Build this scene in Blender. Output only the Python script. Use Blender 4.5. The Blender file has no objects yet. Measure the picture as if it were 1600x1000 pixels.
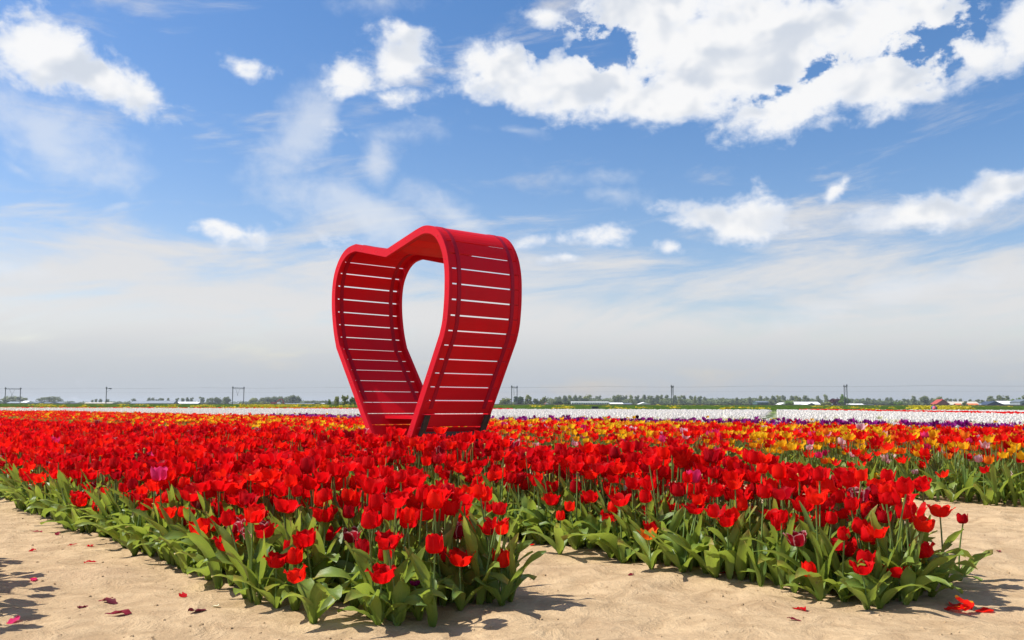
import bpy, math, random
import numpy as np
from mathutils import Vector, Matrix, Euler
random.seed(7); rng = np.random.default_rng(11)
S = bpy.context.scene; COL = S.collection
R = math.radians

# ------------------------------------------------------------------ camera
FPX, PITCH, H = 1420.0, R(5.39), 0.75            # focal length in photo pixels, upward pitch, eye height
cam = bpy.data.cameras.new('camera'); camo = bpy.data.objects.new('camera', cam); COL.objects.link(camo)
cam.sensor_width = 36; cam.lens = 36*FPX/1600; cam.clip_end = 9000; cam.clip_start = 0.05
camo.location = (0, 0, H); ROLL = R(0.126)
camo.rotation_euler = (Matrix.Rotation(R(90)+PITCH, 3, 'X') @ Matrix.Rotation(ROLL, 3, 'Z')).to_euler()
S.camera = camo
S.view_settings.view_transform = 'Standard'; S.view_settings.look = 'None'
S.view_settings.gamma = 1; S.view_settings.use_curve_mapping = False
S.view_settings.exposure = 0.45
S.cycles.use_denoising = True
S.cycles.max_bounces = 8; S.cycles.transparent_max_bounces = 8; S.cycles.diffuse_bounces = 4

def ray(x, y):
    u = (x-800)/FPX; v = (y-500)/FPX
    return (u, math.cos(PITCH)+v*math.sin(PITCH), math.sin(PITCH)-v*math.cos(PITCH))
def horizon(x): return 634+(x-800)*0.0022     # photo row of the horizon in a column
def on_z(x, y, z=0.0):
    r = ray(x, y); t = (z-H)/r[2]
    return (r[0]*t, r[1]*t)

# ------------------------------------------------------------------ sun and sky
SUN = Vector((-0.995, 0.10, 0)).normalized(); ELEV = R(51)
sunv = Vector((SUN.x*math.cos(ELEV), SUN.y*math.cos(ELEV), math.sin(ELEV)))
sl = bpy.data.lights.new('sun', 'SUN'); sl.energy = 5.0; sl.angle = R(0.5); sl.color = (1.0, 0.955, 0.88)
so = bpy.data.objects.new('sun', sl); COL.objects.link(so); so.location = (-20, 5, 30)
so.rotation_euler = sunv.to_track_quat('Z', 'Y').to_euler()

W = bpy.data.worlds.new('World'); S.world = W; W.use_nodes = True
nt = W.node_tree; nt.nodes.clear()
class G:
    """small helper to write node trees as expressions"""
    def __init__(s, nt): s.nt = nt
    def new(s, t, **kw):
        n = s.nt.nodes.new(t)
        for k, v in kw.items(): setattr(n, k, v)
        return n
    def put(s, sock, v):
        if isinstance(v, bpy.types.NodeSocket): s.nt.links.new(v, sock)
        elif v is not None: sock.default_value = v
    def m(s, op, a, b=None, c=None, clamp=False):
        n = s.new('ShaderNodeMath', operation=op, use_clamp=clamp)
        for i, v in enumerate((a, b, c)):
            if v is not None: s.put(n.inputs[i], v)
        return n.outputs[0]
    def mix(s, f, a, b, mode='MIX'):
        n = s.new('ShaderNodeMix', data_type='RGBA', blend_type=mode)
        s.put(n.inputs[0], f); s.put(n.inputs[6], a if isinstance(a, bpy.types.NodeSocket) else (*a, 1)); s.put(n.inputs[7], b if isinstance(b, bpy.types.NodeSocket) else (*b, 1))
        return n.outputs[2]
    def step(s, v, a, b, ta=0.0, tb=1.0):
        n = s.new('ShaderNodeMapRange', interpolation_type='SMOOTHSTEP')
        s.put(n.inputs[0], v); n.inputs[1].default_value = a; n.inputs[2].default_value = b; n.inputs[3].default_value = ta; n.inputs[4].default_value = tb
        return n.outputs[0]
    def vec(s, x, y, z=0.0):
        n = s.new('ShaderNodeCombineXYZ'); s.put(n.inputs[0], x); s.put(n.inputs[1], y); s.put(n.inputs[2], z); return n.outputs[0]
    def noise(s, v, scale, detail=4, rough=0.5, dist=0.0, lac=2.0):
        n = s.new('ShaderNodeTexNoise'); s.put(n.inputs['Vector'], v); n.inputs['Scale'].default_value = scale
        n.inputs['Detail'].default_value = detail; n.inputs['Roughness'].default_value = rough; n.inputs['Distortion'].default_value = dist; n.inputs['Lacunarity'].default_value = lac
        return n.outputs[0]
g = G(nt)
tc = g.new('ShaderNodeTexCoord'); sp = g.new('ShaderNodeSeparateXYZ'); nt.links.new(tc.outputs['Generated'], sp.inputs[0])
dx, dy, dz = sp.outputs
az = g.m('ARCTAN2', dx, dy); el = g.m('ARCSINE', dz)
P = g.vec(az, el)
# gentle warp so that no cloud outline is an ellipse
w1 = g.noise(P, 9.0, 3, 0.5); w2 = g.noise(g.vec(az, el, 3.7), 9.0, 3, 0.5)
azw = g.m('ADD', az, g.m('MULTIPLY', g.m('SUBTRACT', w1, 0.5), 0.10)); elw = g.m('ADD', el, g.m('MULTIPLY', g.m('SUBTRACT', w2, 0.5), 0.05))
def blob_field(blobs, soft=True):
    out = None
    for (cx, cy, rx, ry, rot) in blobs:
        r = ray(cx, cy); a0 = math.atan2(r[0], r[1]); e0 = math.atan2(r[2], math.hypot(r[0], r[1]))
        sx = rx/FPX; sy = ry/FPX; c, s_ = math.cos(R(rot)), math.sin(R(rot))
        A = g.m('SUBTRACT', azw, a0); E = g.m('SUBTRACT', elw, e0)
        U = g.m('MULTIPLY_ADD', A, c/sx, g.m('MULTIPLY', E, s_/sx)); V = g.m('MULTIPLY_ADD', A, -s_/sy, g.m('MULTIPLY', E, c/sy))
        d = g.m('SUBTRACT', 1.0, g.m('SQRT', g.m('MULTIPLY_ADD', U, U, g.m('MULTIPLY', V, V))))
        d = g.m('MULTIPLY', d, min(1.0, max(0.42, ry/48)) if soft else 1.0)
        out = d if out is None else g.m('MAXIMUM', out, d)
    return out
thick = [(80,92,80,58,0),(150,122,102,44,-20),(215,148,58,22,-22),(376,93,36,13,-5),(555,125,62,38,5),(632,88,50,42,15),(612,150,56,18,0),
  (780,110,85,58,0),(900,130,150,62,0),(1040,150,190,50,-4),(1180,60,300,100,0),(1020,20,170,52,0),(1130,120,170,60,0),(1240,172,135,42,14),(1390,120,160,44,14),(1540,80,80,36,20),
  (1610,45,55,45,0),(1390,45,125,50,0),(845,18,26,17,0),(385,366,84,20,-4),(350,357,44,14,0),(1110,330,90,24,0),(1175,335,62,38,0),(1455,320,130,30,6),(1570,285,110,28,8),
  (835,374,32,15,0),(920,370,62,19,0),(875,410,30,11,0),(1048,385,34,9,0),(1300,297,32,9,40)]
faint = [(640,215,80,26,15),(600,260,60,40,55),(600,12,80,20,8),(28,268,42,10,-6),(960,305,78,18,-8),(930,272,90,16,-5),(30,430,70,12,0),(160,330,20,6,0),(800,212,60,10,0),
  (470,200,60,130,-30),(1180,440,60,10,0),(70,215,150,60,-20),(700,330,110,30,-20),(1400,450,220,26,8),(560,340,160,50,-20)]
fb = g.noise(g.vec(az, g.m('MULTIPLY', el, 1.35)), 21.0, 9, 0.58, 0.25)
fine = g.m('SUBTRACT', g.noise(g.vec(az, g.m('MULTIPLY', el, 1.35), 2.2), 75.0, 6, 0.6), 0.5)
fb0 = g.m('MULTIPLY_ADD', fine, 0.28, g.m('SUBTRACT', fb, 0.5))
# clouds that go on outside the frame, from the same noise
far_az = g.m('ABSOLUTE', az); outside = g.m('MAXIMUM', g.step(far_az, 0.60, 0.72), g.step(el, 0.47, 0.56))
gen = g.m('SUBTRACT', g.noise(g.vec(az, g.m('MULTIPLY', el, 1.8), 1.3), 3.2, 2, 0.5), 0.56)
gen = g.m('SUBTRACT', g.m('MULTIPLY', gen, 5.0), g.m('MULTIPLY_ADD', outside, -0.9, 0.9))
hole = blob_field([(948,66,80,40,-15),(1262,126,110,22,18),(1466,64,80,34,30),(862,46,60,24,40)], False)
tf = g.m('MAXIMUM', blob_field(thick), gen)
tf = g.m('SUBTRACT', g.m('MINIMUM', tf, 0.8), g.m('MULTIPLY', g.step(g.m('MULTIPLY_ADD', fb0, -3.2, hole), 0.0, 1.1), 0.85))
dens = g.m('MULTIPLY_ADD', fb0, 1.55, tf)
op = g.step(dens, -0.10, 0.42)
ff = g.m('MULTIPLY_ADD', fb0, 1.3, blob_field(faint))
opf = g.m('MULTIPLY', g.step(ff, -0.1, 0.9), 0.62)
# high thin veil, stretched along the horizon and thicker near it
strk = g.noise(g.vec(g.m('MULTIPLY', az, 1.0), g.m('MULTIPLY_ADD', az, -0.35, g.m('MULTIPLY', el, 4.5))), 4.2, 7, 0.62, 0.5)
low = g.m('SUBTRACT', 1.0, g.step(el, 0.04, 0.27))
veil = g.m('MULTIPLY', g.step(g.m('MULTIPLY_ADD', low, 0.30, strk), 0.53, 0.80), 0.90)
sky = g.new('ShaderNodeTexSky', sky_type='NISHITA', sun_disc=False, sun_elevation=ELEV, sun_rotation=math.atan2(SUN.x, SUN.y), air_density=1.15, dust_density=0.6, ozone_density=2.2)
SK = 0.085
hs = g.new('ShaderNodeHueSaturation'); hs.inputs['Saturation'].default_value = 1.34; hs.inputs['Value'].default_value = 1.2; nt.links.new(sky.outputs[0], hs.inputs['Color'])
base = g.mix(1.0, hs.outputs[0], (1.16, 0.96, 1.0), 'MULTIPLY')
k = 1/SK/2**S.view_settings.exposure
def cc(r, g_, b): return (r*k, g_*k, b*k)
low2 = g.m('SUBTRACT', 1.0, g.step(el, 0.0, 0.10))
veilc = g.mix(low2, cc(0.78, 0.77, 0.765), cc(0.48, 0.54, 0.60))
c1 = g.mix(veil, base, veilc)
c1 = g.mix(g.m('MULTIPLY', low2, 0.5), c1, cc(0.50, 0.55, 0.62))
c2 = g.mix(opf, c1, cc(0.80, 0.84, 0.90))
fbl = g.noise(g.vec(az, g.m('MULTIPLY', el, 1.35)), 14.0, 3, 0.5, 0.25)
fbs = g.noise(g.vec(g.m('SUBTRACT', az, 0.014), g.m('MULTIPLY', g.m('ADD', el, 0.020), 1.35)), 14.0, 3, 0.5, 0.25)
cloud_shade = g.step(g.m('SUBTRACT', fbs, fbl), -0.06, 0.16)  # shading painted into the clouds: greyer on the side away from the sun
broad = g.step(g.noise(g.vec(az, g.m('MULTIPLY', el, 1.6), 5.1), 9.0, 3, 0.5), 0.40, 0.66)
cloudc = g.mix(g.m('MULTIPLY', cloud_shade, g.m('MULTIPLY_ADD', broad, -0.45, 0.95)), cc(0.98, 0.975, 0.97), cc(0.66, 0.71, 0.79))
core = g.step(dens, 0.05, 0.6); cloudc = g.mix(core, cc(0.80, 0.85, 0.94), cloudc)
c3 = g.mix(g.m('MULTIPLY', op, 0.96), c2, cloudc)
bg = g.new('ShaderNodeBackground'); nt.links.new(c3, bg.inputs[0]); bg.inputs[1].default_value = SK
wo = g.new('ShaderNodeOutputWorld'); nt.links.new(bg.outputs[0], wo.inputs[0])
W.cycles.sampling_method = 'MANUAL'; W.cycles.sample_map_resolution = 512

# ------------------------------------------------------------------ materials
def mat(name):
    m = bpy.data.materials.new(name); m.use_nodes = True; m.node_tree.nodes.clear()
    return m, G(m.node_tree)
def finish(m, g, shader):
    o = g.new('ShaderNodeOutputMaterial'); m.node_tree.links.new(shader, o.inputs[0]); return m
def princ(g, col, rough=0.6, spec=0.3, metal=0.0, normal=None):
    p = g.new('ShaderNodeBsdfPrincipled')
    g.put(p.inputs['Base Color'], col if isinstance(col, bpy.types.NodeSocket) else (*col, 1)); g.put(p.inputs['Roughness'], rough); p.inputs['Specular IOR Level'].default_value = spec
    p.inputs['Metallic'].default_value = metal
    if normal is not None: g.put(p.inputs['Normal'], normal)
    return p.outputs[0]
def bump(g, h, strength=0.3, dist=0.01):
    b = g.new('ShaderNodeBump'); b.inputs['Strength'].default_value = strength; b.inputs['Distance'].default_value = dist; g.put(b.inputs['Height'], h); return b.outputs[0]
def plain(name, col, rough=0.6, var=0.15, scale=3.0, spec=0.3, metal=0.0):
    m, g = mat(name); tc = g.new('ShaderNodeTexCoord')
    n = g.noise(tc.outputs['Object'], scale, 5, 0.6)
    c = g.mix(g.step(n, 0.3, 0.7), tuple(x*(1-var) for x in col), tuple(min(1, x*(1+var)) for x in col))
    return finish(m, g, princ(g, c, rough, spec, metal, bump(g, n, 0.15, 0.01)))
def petal_mat(name, c0, c1, base=(0.75, 0.45, 0.02), edge=None, edge_w=0.8, trans=0.5):
    m, g = mat(name)
    at = g.new('ShaderNodeAttribute', attribute_name='pt'); s = g.new('ShaderNodeSeparateXYZ'); g.nt.links.new(at.outputs['Vector'], s.inputs[0])
    v, u, tint = s.outputs
    oi = g.new('ShaderNodeObjectInfo')
    tv = g.m('ADD', tint, g.m('MULTIPLY', g.m('SUBTRACT', oi.outputs['Random'], 0.5), 0.3), clamp=True)
    streak = g.noise(g.vec(g.m('MULTIPLY', u, 9.0), g.m('MULTIPLY', v, 1.2), g.m('MULTIPLY', tint, 13.0)), 2.0, 4, 0.6)
    tv = g.m('ADD', tv, g.m('MULTIPLY', g.m('SUBTRACT', streak, 0.5), 0.9), clamp=True)
    c = g.mix(tv, c0, c1)
    c = g.mix(g.m('MULTIPLY', g.m('SUBTRACT', 1.0, g.step(v, 0.02, 0.16)), 0.8), c, base)
    if edge:
        e = g.m('MAXIMUM', g.step(g.m('ABSOLUTE', u), edge_w, 1.0), g.step(v, 0.5+edge_w*0.5, 1.0))
        c = g.mix(g.m('MULTIPLY', e, g.step(streak, 0.3, 0.5, 0.5, 1.0)), c, edge)
    else:
        e = g.m('MULTIPLY', g.step(g.m('ABSOLUTE', u), 0.8, 1.0), 0.25)
        c = g.mix(e, c, tuple(min(1, x*1.2+0.05) for x in c1))
    nrm = bump(g, streak, 0.35, 0.003)
    p = princ(g, c, 0.5, 0.10, 0, nrm)
    t = g.new('ShaderNodeBsdfTranslucent'); g.put(t.inputs[0], c)
    mx = g.new('ShaderNodeMixShader'); mx.inputs[0].default_value = trans
    g.nt.links.new(p, mx.inputs[1]); g.nt.links.new(t.outputs[0], mx.inputs[2])
    return finish(m, g, mx.outputs[0])
def leaf_mat(name, c0, c1, trans=0.35, tcol=(0.30, 0.42, 0.05)):
    m, g = mat(name)
    at = g.new('ShaderNodeAttribute', attribute_name='pt'); s = g.new('ShaderNodeSeparateXYZ'); g.nt.links.new(at.outputs['Vector'], s.inputs[0])
    v, u, tint = s.outputs
    geo = g.new('ShaderNodeNewGeometry')
    n = g.noise(geo.outputs['Position'], 14.0, 4, 0.6)
    vein = g.noise(g.vec(g.m('MULTIPLY', u, 14.0), g.m('MULTIPLY', v, 0.6), tint), 2.0, 2, 0.5)
    c = g.mix(g.m('ADD', g.m('MULTIPLY', tint, 0.6), g.m('SUBTRACT', n, 0.3), clamp=True), c0, c1)
    c = g.mix(g.m('MULTIPLY', g.step(vein, 0.45, 0.6), 0.25), c, tuple(x*1.5 for x in c1))
    c = g.mix(g.m('MULTIPLY', g.m('MULTIPLY', g.step(v, 0.82, 1.0), g.step(tint, 0.72, 0.78)), 0.8), c, (0.42, 0.30, 0.10))
    p = princ(g, c, 0.38, 0.35, 0, bump(g, vein, 0.3, 0.002))
    t = g.new('ShaderNodeBsdfTranslucent'); g.put(t.inputs[0], g.mix(0.5, c, tcol))
    mx = g.new('ShaderNodeMixShader'); mx.inputs[0].default_value = trans
    g.nt.links.new(p, mx.inputs[1]); g.nt.links.new(t.outputs[0], mx.inputs[2])
    return finish(m, g, mx.outputs[0])
M = {}
M['red'] = petal_mat('petal_red', (0.58, 0.002, 0.006), (0.86, 0.006, 0.008), trans=0.52)
M['scarlet'] = petal_mat('petal_scarlet', (0.84, 0.006, 0.005), (0.92, 0.024, 0.007), trans=0.55)
M['crimson'] = petal_mat('petal_crimson', (0.42, 0.003, 0.012), (0.62, 0.006, 0.012), base=(0.30, 0.08, 0.02))
M['edged'] = petal_mat('petal_white_edged', (0.30, 0.004, 0.02), (0.42, 0.008, 0.02), edge=(0.80, 0.45, 0.45), edge_w=0.72)
M['magenta'] = petal_mat('petal_magenta', (0.72, 0.02, 0.13), (0.82, 0.06, 0.22))
M['yellow'] = petal_mat('petal_yellow', (0.85, 0.42, 0.01), (0.90, 0.60, 0.02))
M['orange'] = petal_mat('petal_orange', (0.85, 0.12, 0.01), (0.88, 0.28, 0.02))
M['pink'] = petal_mat('petal_pink', (0.75, 0.16, 0.24), (0.85, 0.62, 0.62), edge=(0.85, 0.80, 0.76), edge_w=0.5)
M['purple'] = petal_mat('petal_purple', (0.20, 0.006, 0.14), (0.40, 0.02, 0.30), base=(0.2, 0.02, 0.18))
M['black'] = petal_mat('petal_black', (0.025, 0.003, 0.015), (0.05, 0.006, 0.03), base=(0.03, 0.01, 0.02))
M['white'] = petal_mat('petal_white', (0.80, 0.74, 0.68), (0.86, 0.82, 0.78), base=(0.62, 0.60, 0.35), trans=0.35)
M['cream'] = petal_mat('petal_cream', (0.84, 0.80, 0.50), (0.86, 0.83, 0.66), base=(0.6, 0.62, 0.2), trans=0.35)
M['leaf'] = leaf_mat('tulip_leaf', (0.060, 0.140, 0.034), (0.24, 0.33, 0.055), 0.42, (0.46, 0.54, 0.05))
M['stem'] = leaf_mat('tulip_stem', (0.11, 0.20, 0.045), (0.20, 0.28, 0.08), 0.15)
M['pistil'] = plain('pistil_yellow', (0.62, 0.55, 0.12), 0.5)
M['stamen'] = plain('stamen_dark', (0.05, 0.02, 0.03), 0.6)
M['dry'] = petal_mat('petal_dry', (0.10, 0.010, 0.018), (0.30, 0.015, 0.03), base=(0.2, 0.05, 0.05), trans=0.2)

def sand_mat():
    m, g = mat('sandy_soil'); geo = g.new('ShaderNodeNewGeometry'); p = geo.outputs['Position']
    big = g.noise(p, 0.9, 4, 0.55); mid = g.noise(p, 7.0, 6, 0.65, 0.6); fine = g.noise(p, 70.0, 5, 0.7); gr = g.noise(p, 420.0, 2, 0.6)
    c = g.mix(g.step(mid, 0.3, 0.72), (0.365, 0.250, 0.138), (0.54, 0.392, 0.228))
    c = g.mix(g.m('MULTIPLY', g.step(big, 0.5, 0.7), 0.45), c, (0.45, 0.315, 0.19))
    c = g.mix(g.m('MULTIPLY', g.step(g.noise(p, 26.0, 5, 0.75, 1.0), 0.60, 0.68), 0.55), c, (0.24, 0.165, 0.10))
    c = g.mix(g.m('MULTIPLY', g.step(fine, 0.60, 0.72), 0.5), c, (0.27, 0.185, 0.115))
    c = g.mix(g.m('MULTIPLY', g.step(gr, 0.60, 0.75), 0.35), c, (0.66, 0.52, 0.37))
    h = g.m('ADD', g.m('MULTIPLY', mid, 1.0), g.m('ADD', g.m('MULTIPLY', fine, 0.22), g.m('MULTIPLY', gr, 0.05)))
    return finish(m, g, princ(g, c, 0.95, 0.1, 0, bump(g, h, 0.9, 0.030)))
def grass_mat(name, a, b, y=(0.42, 0.36, 0.02), yel=0.0):
    m, g = mat(name); geo = g.new('ShaderNodeNewGeometry'); p = geo.outputs['Position']
    n = g.noise(p, 0.25, 5, 0.65); n2 = g.noise(p, 3.0, 4, 0.7)
    c = g.mix(g.step(n, 0.32, 0.68), a, b); c = g.mix(g.m('MULTIPLY', g.step(n2, 0.4, 0.7), 0.4), c, tuple(x*0.55 for x in a))
    if yel: c = g.mix(g.m('MULTIPLY', g.step(g.noise(p, 0.14, 6, 0.7), 0.56, 0.66), yel), c, y)
    return finish(m, g, princ(g, c, 0.9, 0.1, 0, bump(g, n2, 0.6, 0.1)))
M['sand'] = sand_mat()
M['grass'] = grass_mat('meadow_grass', (0.15, 0.21, 0.04), (0.27, 0.32, 0.07), yel=0.6)
M['farland'] = grass_mat('far_fields', (0.10, 0.15, 0.05), (0.17, 0.22, 0.08))

# ------------------------------------------------------------------ mesh helpers (all quads)
def link(o, parent=None, **props):
    COL.objects.link(o)
    if parent is not None: o.parent = parent
    for k_, v in props.items(): o[k_] = v
    return o
def mesh(name, V, Q, mats, mi=None, pt=None, smooth=True):
    V = np.asarray(V, np.float32); Q = np.asarray(Q, np.int32); me = bpy.data.meshes.new(name)
    me.vertices.add(len(V)); me.vertices.foreach_set('co', V.ravel())
    me.loops.add(Q.size); me.loops.foreach_set('vertex_index', Q.ravel())
    me.polygons.add(len(Q)); me.polygons.foreach_set('loop_start', np.arange(0, Q.size, 4, dtype=np.int32))
    me.update(calc_edges=True)
    for m in mats: me.materials.append(m)
    if mi is not None: me.polygons.foreach_set('material_index', np.asarray(mi, np.int32))
    me.polygons.foreach_set('use_smooth', np.full(len(Q), smooth))
    if pt is not None:
        a = me.attributes.new('pt', 'FLOAT_VECTOR', 'POINT'); a.data.foreach_set('vector', np.asarray(pt, np.float32).ravel())
    me.update(); return me
def obj(name, me, parent=None, **props):
    return link(bpy.data.objects.new(name, me), parent, **props)
def empty(name, loc, rz=0.0, **props):
    o = bpy.data.objects.new(name, None); o.empty_display_size = 0.05; o.location = loc; o.rotation_euler = (0, 0, rz); return link(o, None, **props)
def grid_q(nu, nv):
    i, j = np.meshgrid(np.arange(nu-1), np.arange(nv-1), indexing='ij'); a = (i*nv+j).ravel()
    return np.stack([a, a+nv, a+nv+1, a+1], 1)
class Acc:
    def __init__(s): s.V = []; s.Q = []; s.m = []; s.p = []; s.n = 0
    def add(s, V, Q, mi=0, pt=None):
        V = np.asarray(V, float).reshape(-1, 3); Q = np.asarray(Q).reshape(-1, 4)
        s.V.append(V); s.Q.append(Q+s.n); s.m.append(np.full(len(Q), mi)); s.p.append(np.zeros_like(V) if pt is None else pt); s.n += len(V)
    def scatter(s, piece, T, tint):
        V, Q, pt, mi = piece; N = len(T)
        if N == 0: return
        W_ = np.einsum('nij,vj->nvi', T[:, :3, :3], V)+T[:, None, :3, 3]
        q = Q[None]+(np.arange(N)*len(V))[:, None, None]
        p = np.repeat(pt[None], N, 0).copy(); p[:, :, 2] = np.asarray(tint)[:, None]
        s.V.append(W_.reshape(-1, 3)); s.Q.append(q.reshape(-1, 4)+s.n); s.m.append(np.full(N*len(Q), mi)); s.p.append(p.reshape(-1, 3)); s.n += N*len(V)
    def mesh(s, name, mats, smooth=True):
        return mesh(name, np.concatenate(s.V), np.concatenate(s.Q), mats, np.concatenate(s.m), np.concatenate(s.p), smooth)
    def box(s, lo, hi, mi=0, Mx=None):
        x0, y0, z0 = lo; x1, y1, z1 = hi
        V = np.array([(x0,y0,z0),(x1,y0,z0),(x1,y1,z0),(x0,y1,z0),(x0,y0,z1),(x1,y0,z1),(x1,y1,z1),(x0,y1,z1)], float)
        if Mx is not None: V = np.array([tuple(Mx @ Vector(v)) for v in V])
        s.add(V, [(0,3,2,1),(4,5,6,7),(0,1,5,4),(1,2,6,5),(2,3,7,6),(3,0,4,7)], mi)
    def tube(s, pts, rad, k=6, mi=0, close=False):
        pts = [Vector(p) for p in pts]; rad = [rad]*len(pts) if np.isscalar(rad) else rad; V = []; pt = []
        for i, p in enumerate(pts):
            d = (pts[min(i+1, len(pts)-1)]-pts[max(i-1, 0)]).normalized(); a = d.orthogonal().normalized() if abs(d.z) < 0.9 else Vector((1, 0, 0))
            a = (a-d*a.dot(d)).normalized(); b = d.cross(a)
            for j in range(k):
                t = 2*math.pi*j/k; V.append(p+(a*math.cos(t)+b*math.sin(t))*rad[i]); pt.append((i/(len(pts)-1), j/k, 0.5))
        Q = [(i*k+j, i*k+(j+1) % k, (i+1)*k+(j+1) % k, (i+1)*k+j) for i in range(len(pts)-1) for j in range(k)]
        s.add([tuple(v) for v in V], Q, mi, np.array(pt))

def vnoise(x, y, seed=0):
    xi = np.floor(x).astype(np.int64); yi = np.floor(y).astype(np.int64); xf = x-xi; yf = y-yi
    def h(a, b):
        n = (a*374761393+b*668265263+seed*1442695041) & 0xffffffff; n = ((n ^ (n >> 13))*1274126177) & 0xffffffff; return ((n ^ (n >> 16)) & 0xffff)/65535.0
    u = xf*xf*(3-2*xf); v = yf*yf*(3-2*yf)
    return (h(xi, yi)*(1-u)+h(xi+1, yi)*u)*(1-v)+(h(xi, yi+1)*(1-u)+h(xi+1, yi+1)*u)*v-0.5
def fbm(x, y, f, o=4, seed=0):
    r = 0; a = 1.0
    for i in range(o): r = r+a*vnoise(x*f, y*f, seed+i); f *= 2.1; a *= 0.5
    return r

# ------------------------------------------------------------------ bed layout: 'a' runs along the beds, 'n' across them
Nv = np.array([0.7716, 0.6361]); Dv = np.array([-0.6361, 0.7716])
def AN(a, n): return Dv[0]*a+Nv[0]*n, Dv[1]*a+Nv[1]*n
EDGE_Y = 88.0
RW0, RW1 = np.array([-235.0, 430.0]), np.array([124.0, 340.0])      # the railway's centre line
RWd = (RW1-RW0)/np.linalg.norm(RW1-RW0); RWn = np.array([-RWd[1], RWd[0]])
def ground_z(x, y):
    x = np.asarray(x, float); y = np.asarray(y, float)
    rail = RW0[1]+(x-RW0[0])*RWd[1]/RWd[0]-6
    t = np.clip((y-EDGE_Y-2)/np.maximum(rail-EDGE_Y-2, 30), 0, 1)
    z = np.where(y > EDGE_Y+2, 0.20+0.42*t, 0.20*np.clip((y-EDGE_Y)/2, 0, 1))
    near = np.exp(-np.maximum(np.hypot(x, y)-9, 0)/4)
    return z+near*(0.030*fbm(x, y, 0.8, 3, 3)+0.024*fbm(x, y, 4.0, 4, 9)+0.012*np.abs(fbm(x, y, 13.0, 3, 21)))
def spaced(lo, hi, d, out, gr):
    a = list(np.arange(lo, hi, d)); s_ = d; v = a[-1]
    while v < out: s_ *= gr; v += s_; a.append(v)
    s_ = d; v = a[0]; pre = []
    while v > -out: s_ *= gr; v -= s_; pre.append(v)
    return np.array(pre[::-1]+a)
gx = spaced(-4.5, 4.5, 0.035, 4500, 1.12); gy = spaced(2.0, 7.5, 0.035, 4500, 1.10); gy = gy[gy > -60]
X, Y = np.meshgrid(gx, gy, indexing='ij'); Z = ground_z(X, Y)
V = np.stack([X, Y, Z], -1).reshape(-1, 3); Q = grid_q(len(gx), len(gy))
cy = V[Q, 1].mean(1); cx = V[Q, 0].mean(1); railc = RW0[1]+(cx-RW0[0])*RWd[1]/RWd[0]
mi = np.where(cy < EDGE_Y, 0, np.where(cy < railc, 1, 2))
obj('ground', mesh('ground', V, Q, [M['sand'], M['grass'], M['farland']], mi), kind='structure')
del X, Y, Z, V, Q
# little clods and grains lying on the sandy path
acc = Acc()
cl = np.array([(-1,-1,-.6),(1,-1,-.6),(1,1,-.6),(-1,1,-.6),(-.6,-.7,.7),(.7,-.5,.6),(.5,.7,.8),(-.7,.5,.5)])*0.5
clq = np.array([(0,1,5,4),(1,2,6,5),(2,3,7,6),(3,0,4,7),(4,5,6,7)])
n = 7000; x = rng.uniform(-3.6, 4.2, n); y = rng.uniform(2.3, 7.5, n); s_ = 0.002+0.011*rng.random(n)**5
T = np.zeros((n, 4, 4)); an = rng.uniform(0, 6.28, n)
T[:, 0, 0] = np.cos(an)*s_; T[:, 0, 1] = -np.sin(an)*s_; T[:, 1, 0] = np.sin(an)*s_*1.3; T[:, 1, 1] = np.cos(an)*s_; T[:, 2, 2] = s_*0.7
T[:, 0, 3] = x; T[:, 1, 3] = y; T[:, 2, 3] = ground_z(x, y)+s_*0.15
acc.scatter((cl, clq, np.zeros((8, 3)), 0), T, np.zeros(n))
obj('soil_clods', acc.mesh('soil_clods', [M['sand']], False), kind='stuff', label='small clods and grains of dry soil on the sandy path')

# ------------------------------------------------------------------ tulip pieces
def petal(nu, nv, L=0.078, W_=0.029, op=5, Rc=0.03, cup=90, wav=0.0, seed=0, r0=0.003, tip=0.0, pointy=0.6, cupl=0.5):
    r_ = np.random.default_rng(seed); v = np.linspace(0, 1, nv); s = np.linspace(-1, 1, nu)
    vv = np.linspace(0, 1, 41); psi = np.radians(cup*np.clip(1-(vv/cupl)**1.5, 0, 1)+op*vv+tip*np.clip((vv-0.75)/0.25, 0, 1)**2)
    rr = r0+np.concatenate([[0], np.cumsum(np.sin(psi)[1:])])*L/40; zz = np.concatenate([[0], np.cumsum(np.cos(psi)[1:])])*L/40
    r = np.interp(v, vv, rr); z = np.interp(v, vv, zz); ps = np.interp(v, vv, psi)
    w = W_*(v+0.02)**0.5*(1-np.clip(v, 0, 1)**3.2)**pointy*1.12+0.0015
    S_, _ = np.meshgrid(s, v, indexing='ij'); th = S_*w[None]/Rc
    off = Rc*(1-np.cos(th))*np.minimum(1, v*2.5)[None]
    ph = r_.uniform(0, 6.28, 4)
    off = off+wav*(np.abs(S_)**1.5*np.sin(13*v[None]+ph[0]+S_*2)+0.5*np.sin(7*v[None]+ph[1])*np.abs(S_)+0.25*np.sin(19*v[None]+ph[2]))*L*v[None]
    lat = Rc*np.sin(th)
    x = r[None]-np.cos(ps)[None]*off; zz2 = z[None]+np.sin(ps)[None]*off
    V = np.stack([x, lat, zz2], -1).reshape(-1, 3); pt = np.stack([np.broadcast_to(v[None], S_.shape), S_, S_*0+r_.random()], -1).reshape(-1, 3)
    return V, grid_q(nu, nv), pt
def rotz(V, a):
    c, s = math.cos(a), math.sin(a); return V @ np.array([[c, -s, 0], [s, c, 0], [0, 0, 1]]).T
def roty(V, a):
    c, s = math.cos(a), math.sin(a); return V @ np.array([[c, 0, s], [0, 1, 0], [-s, 0, c]]).T
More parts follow.
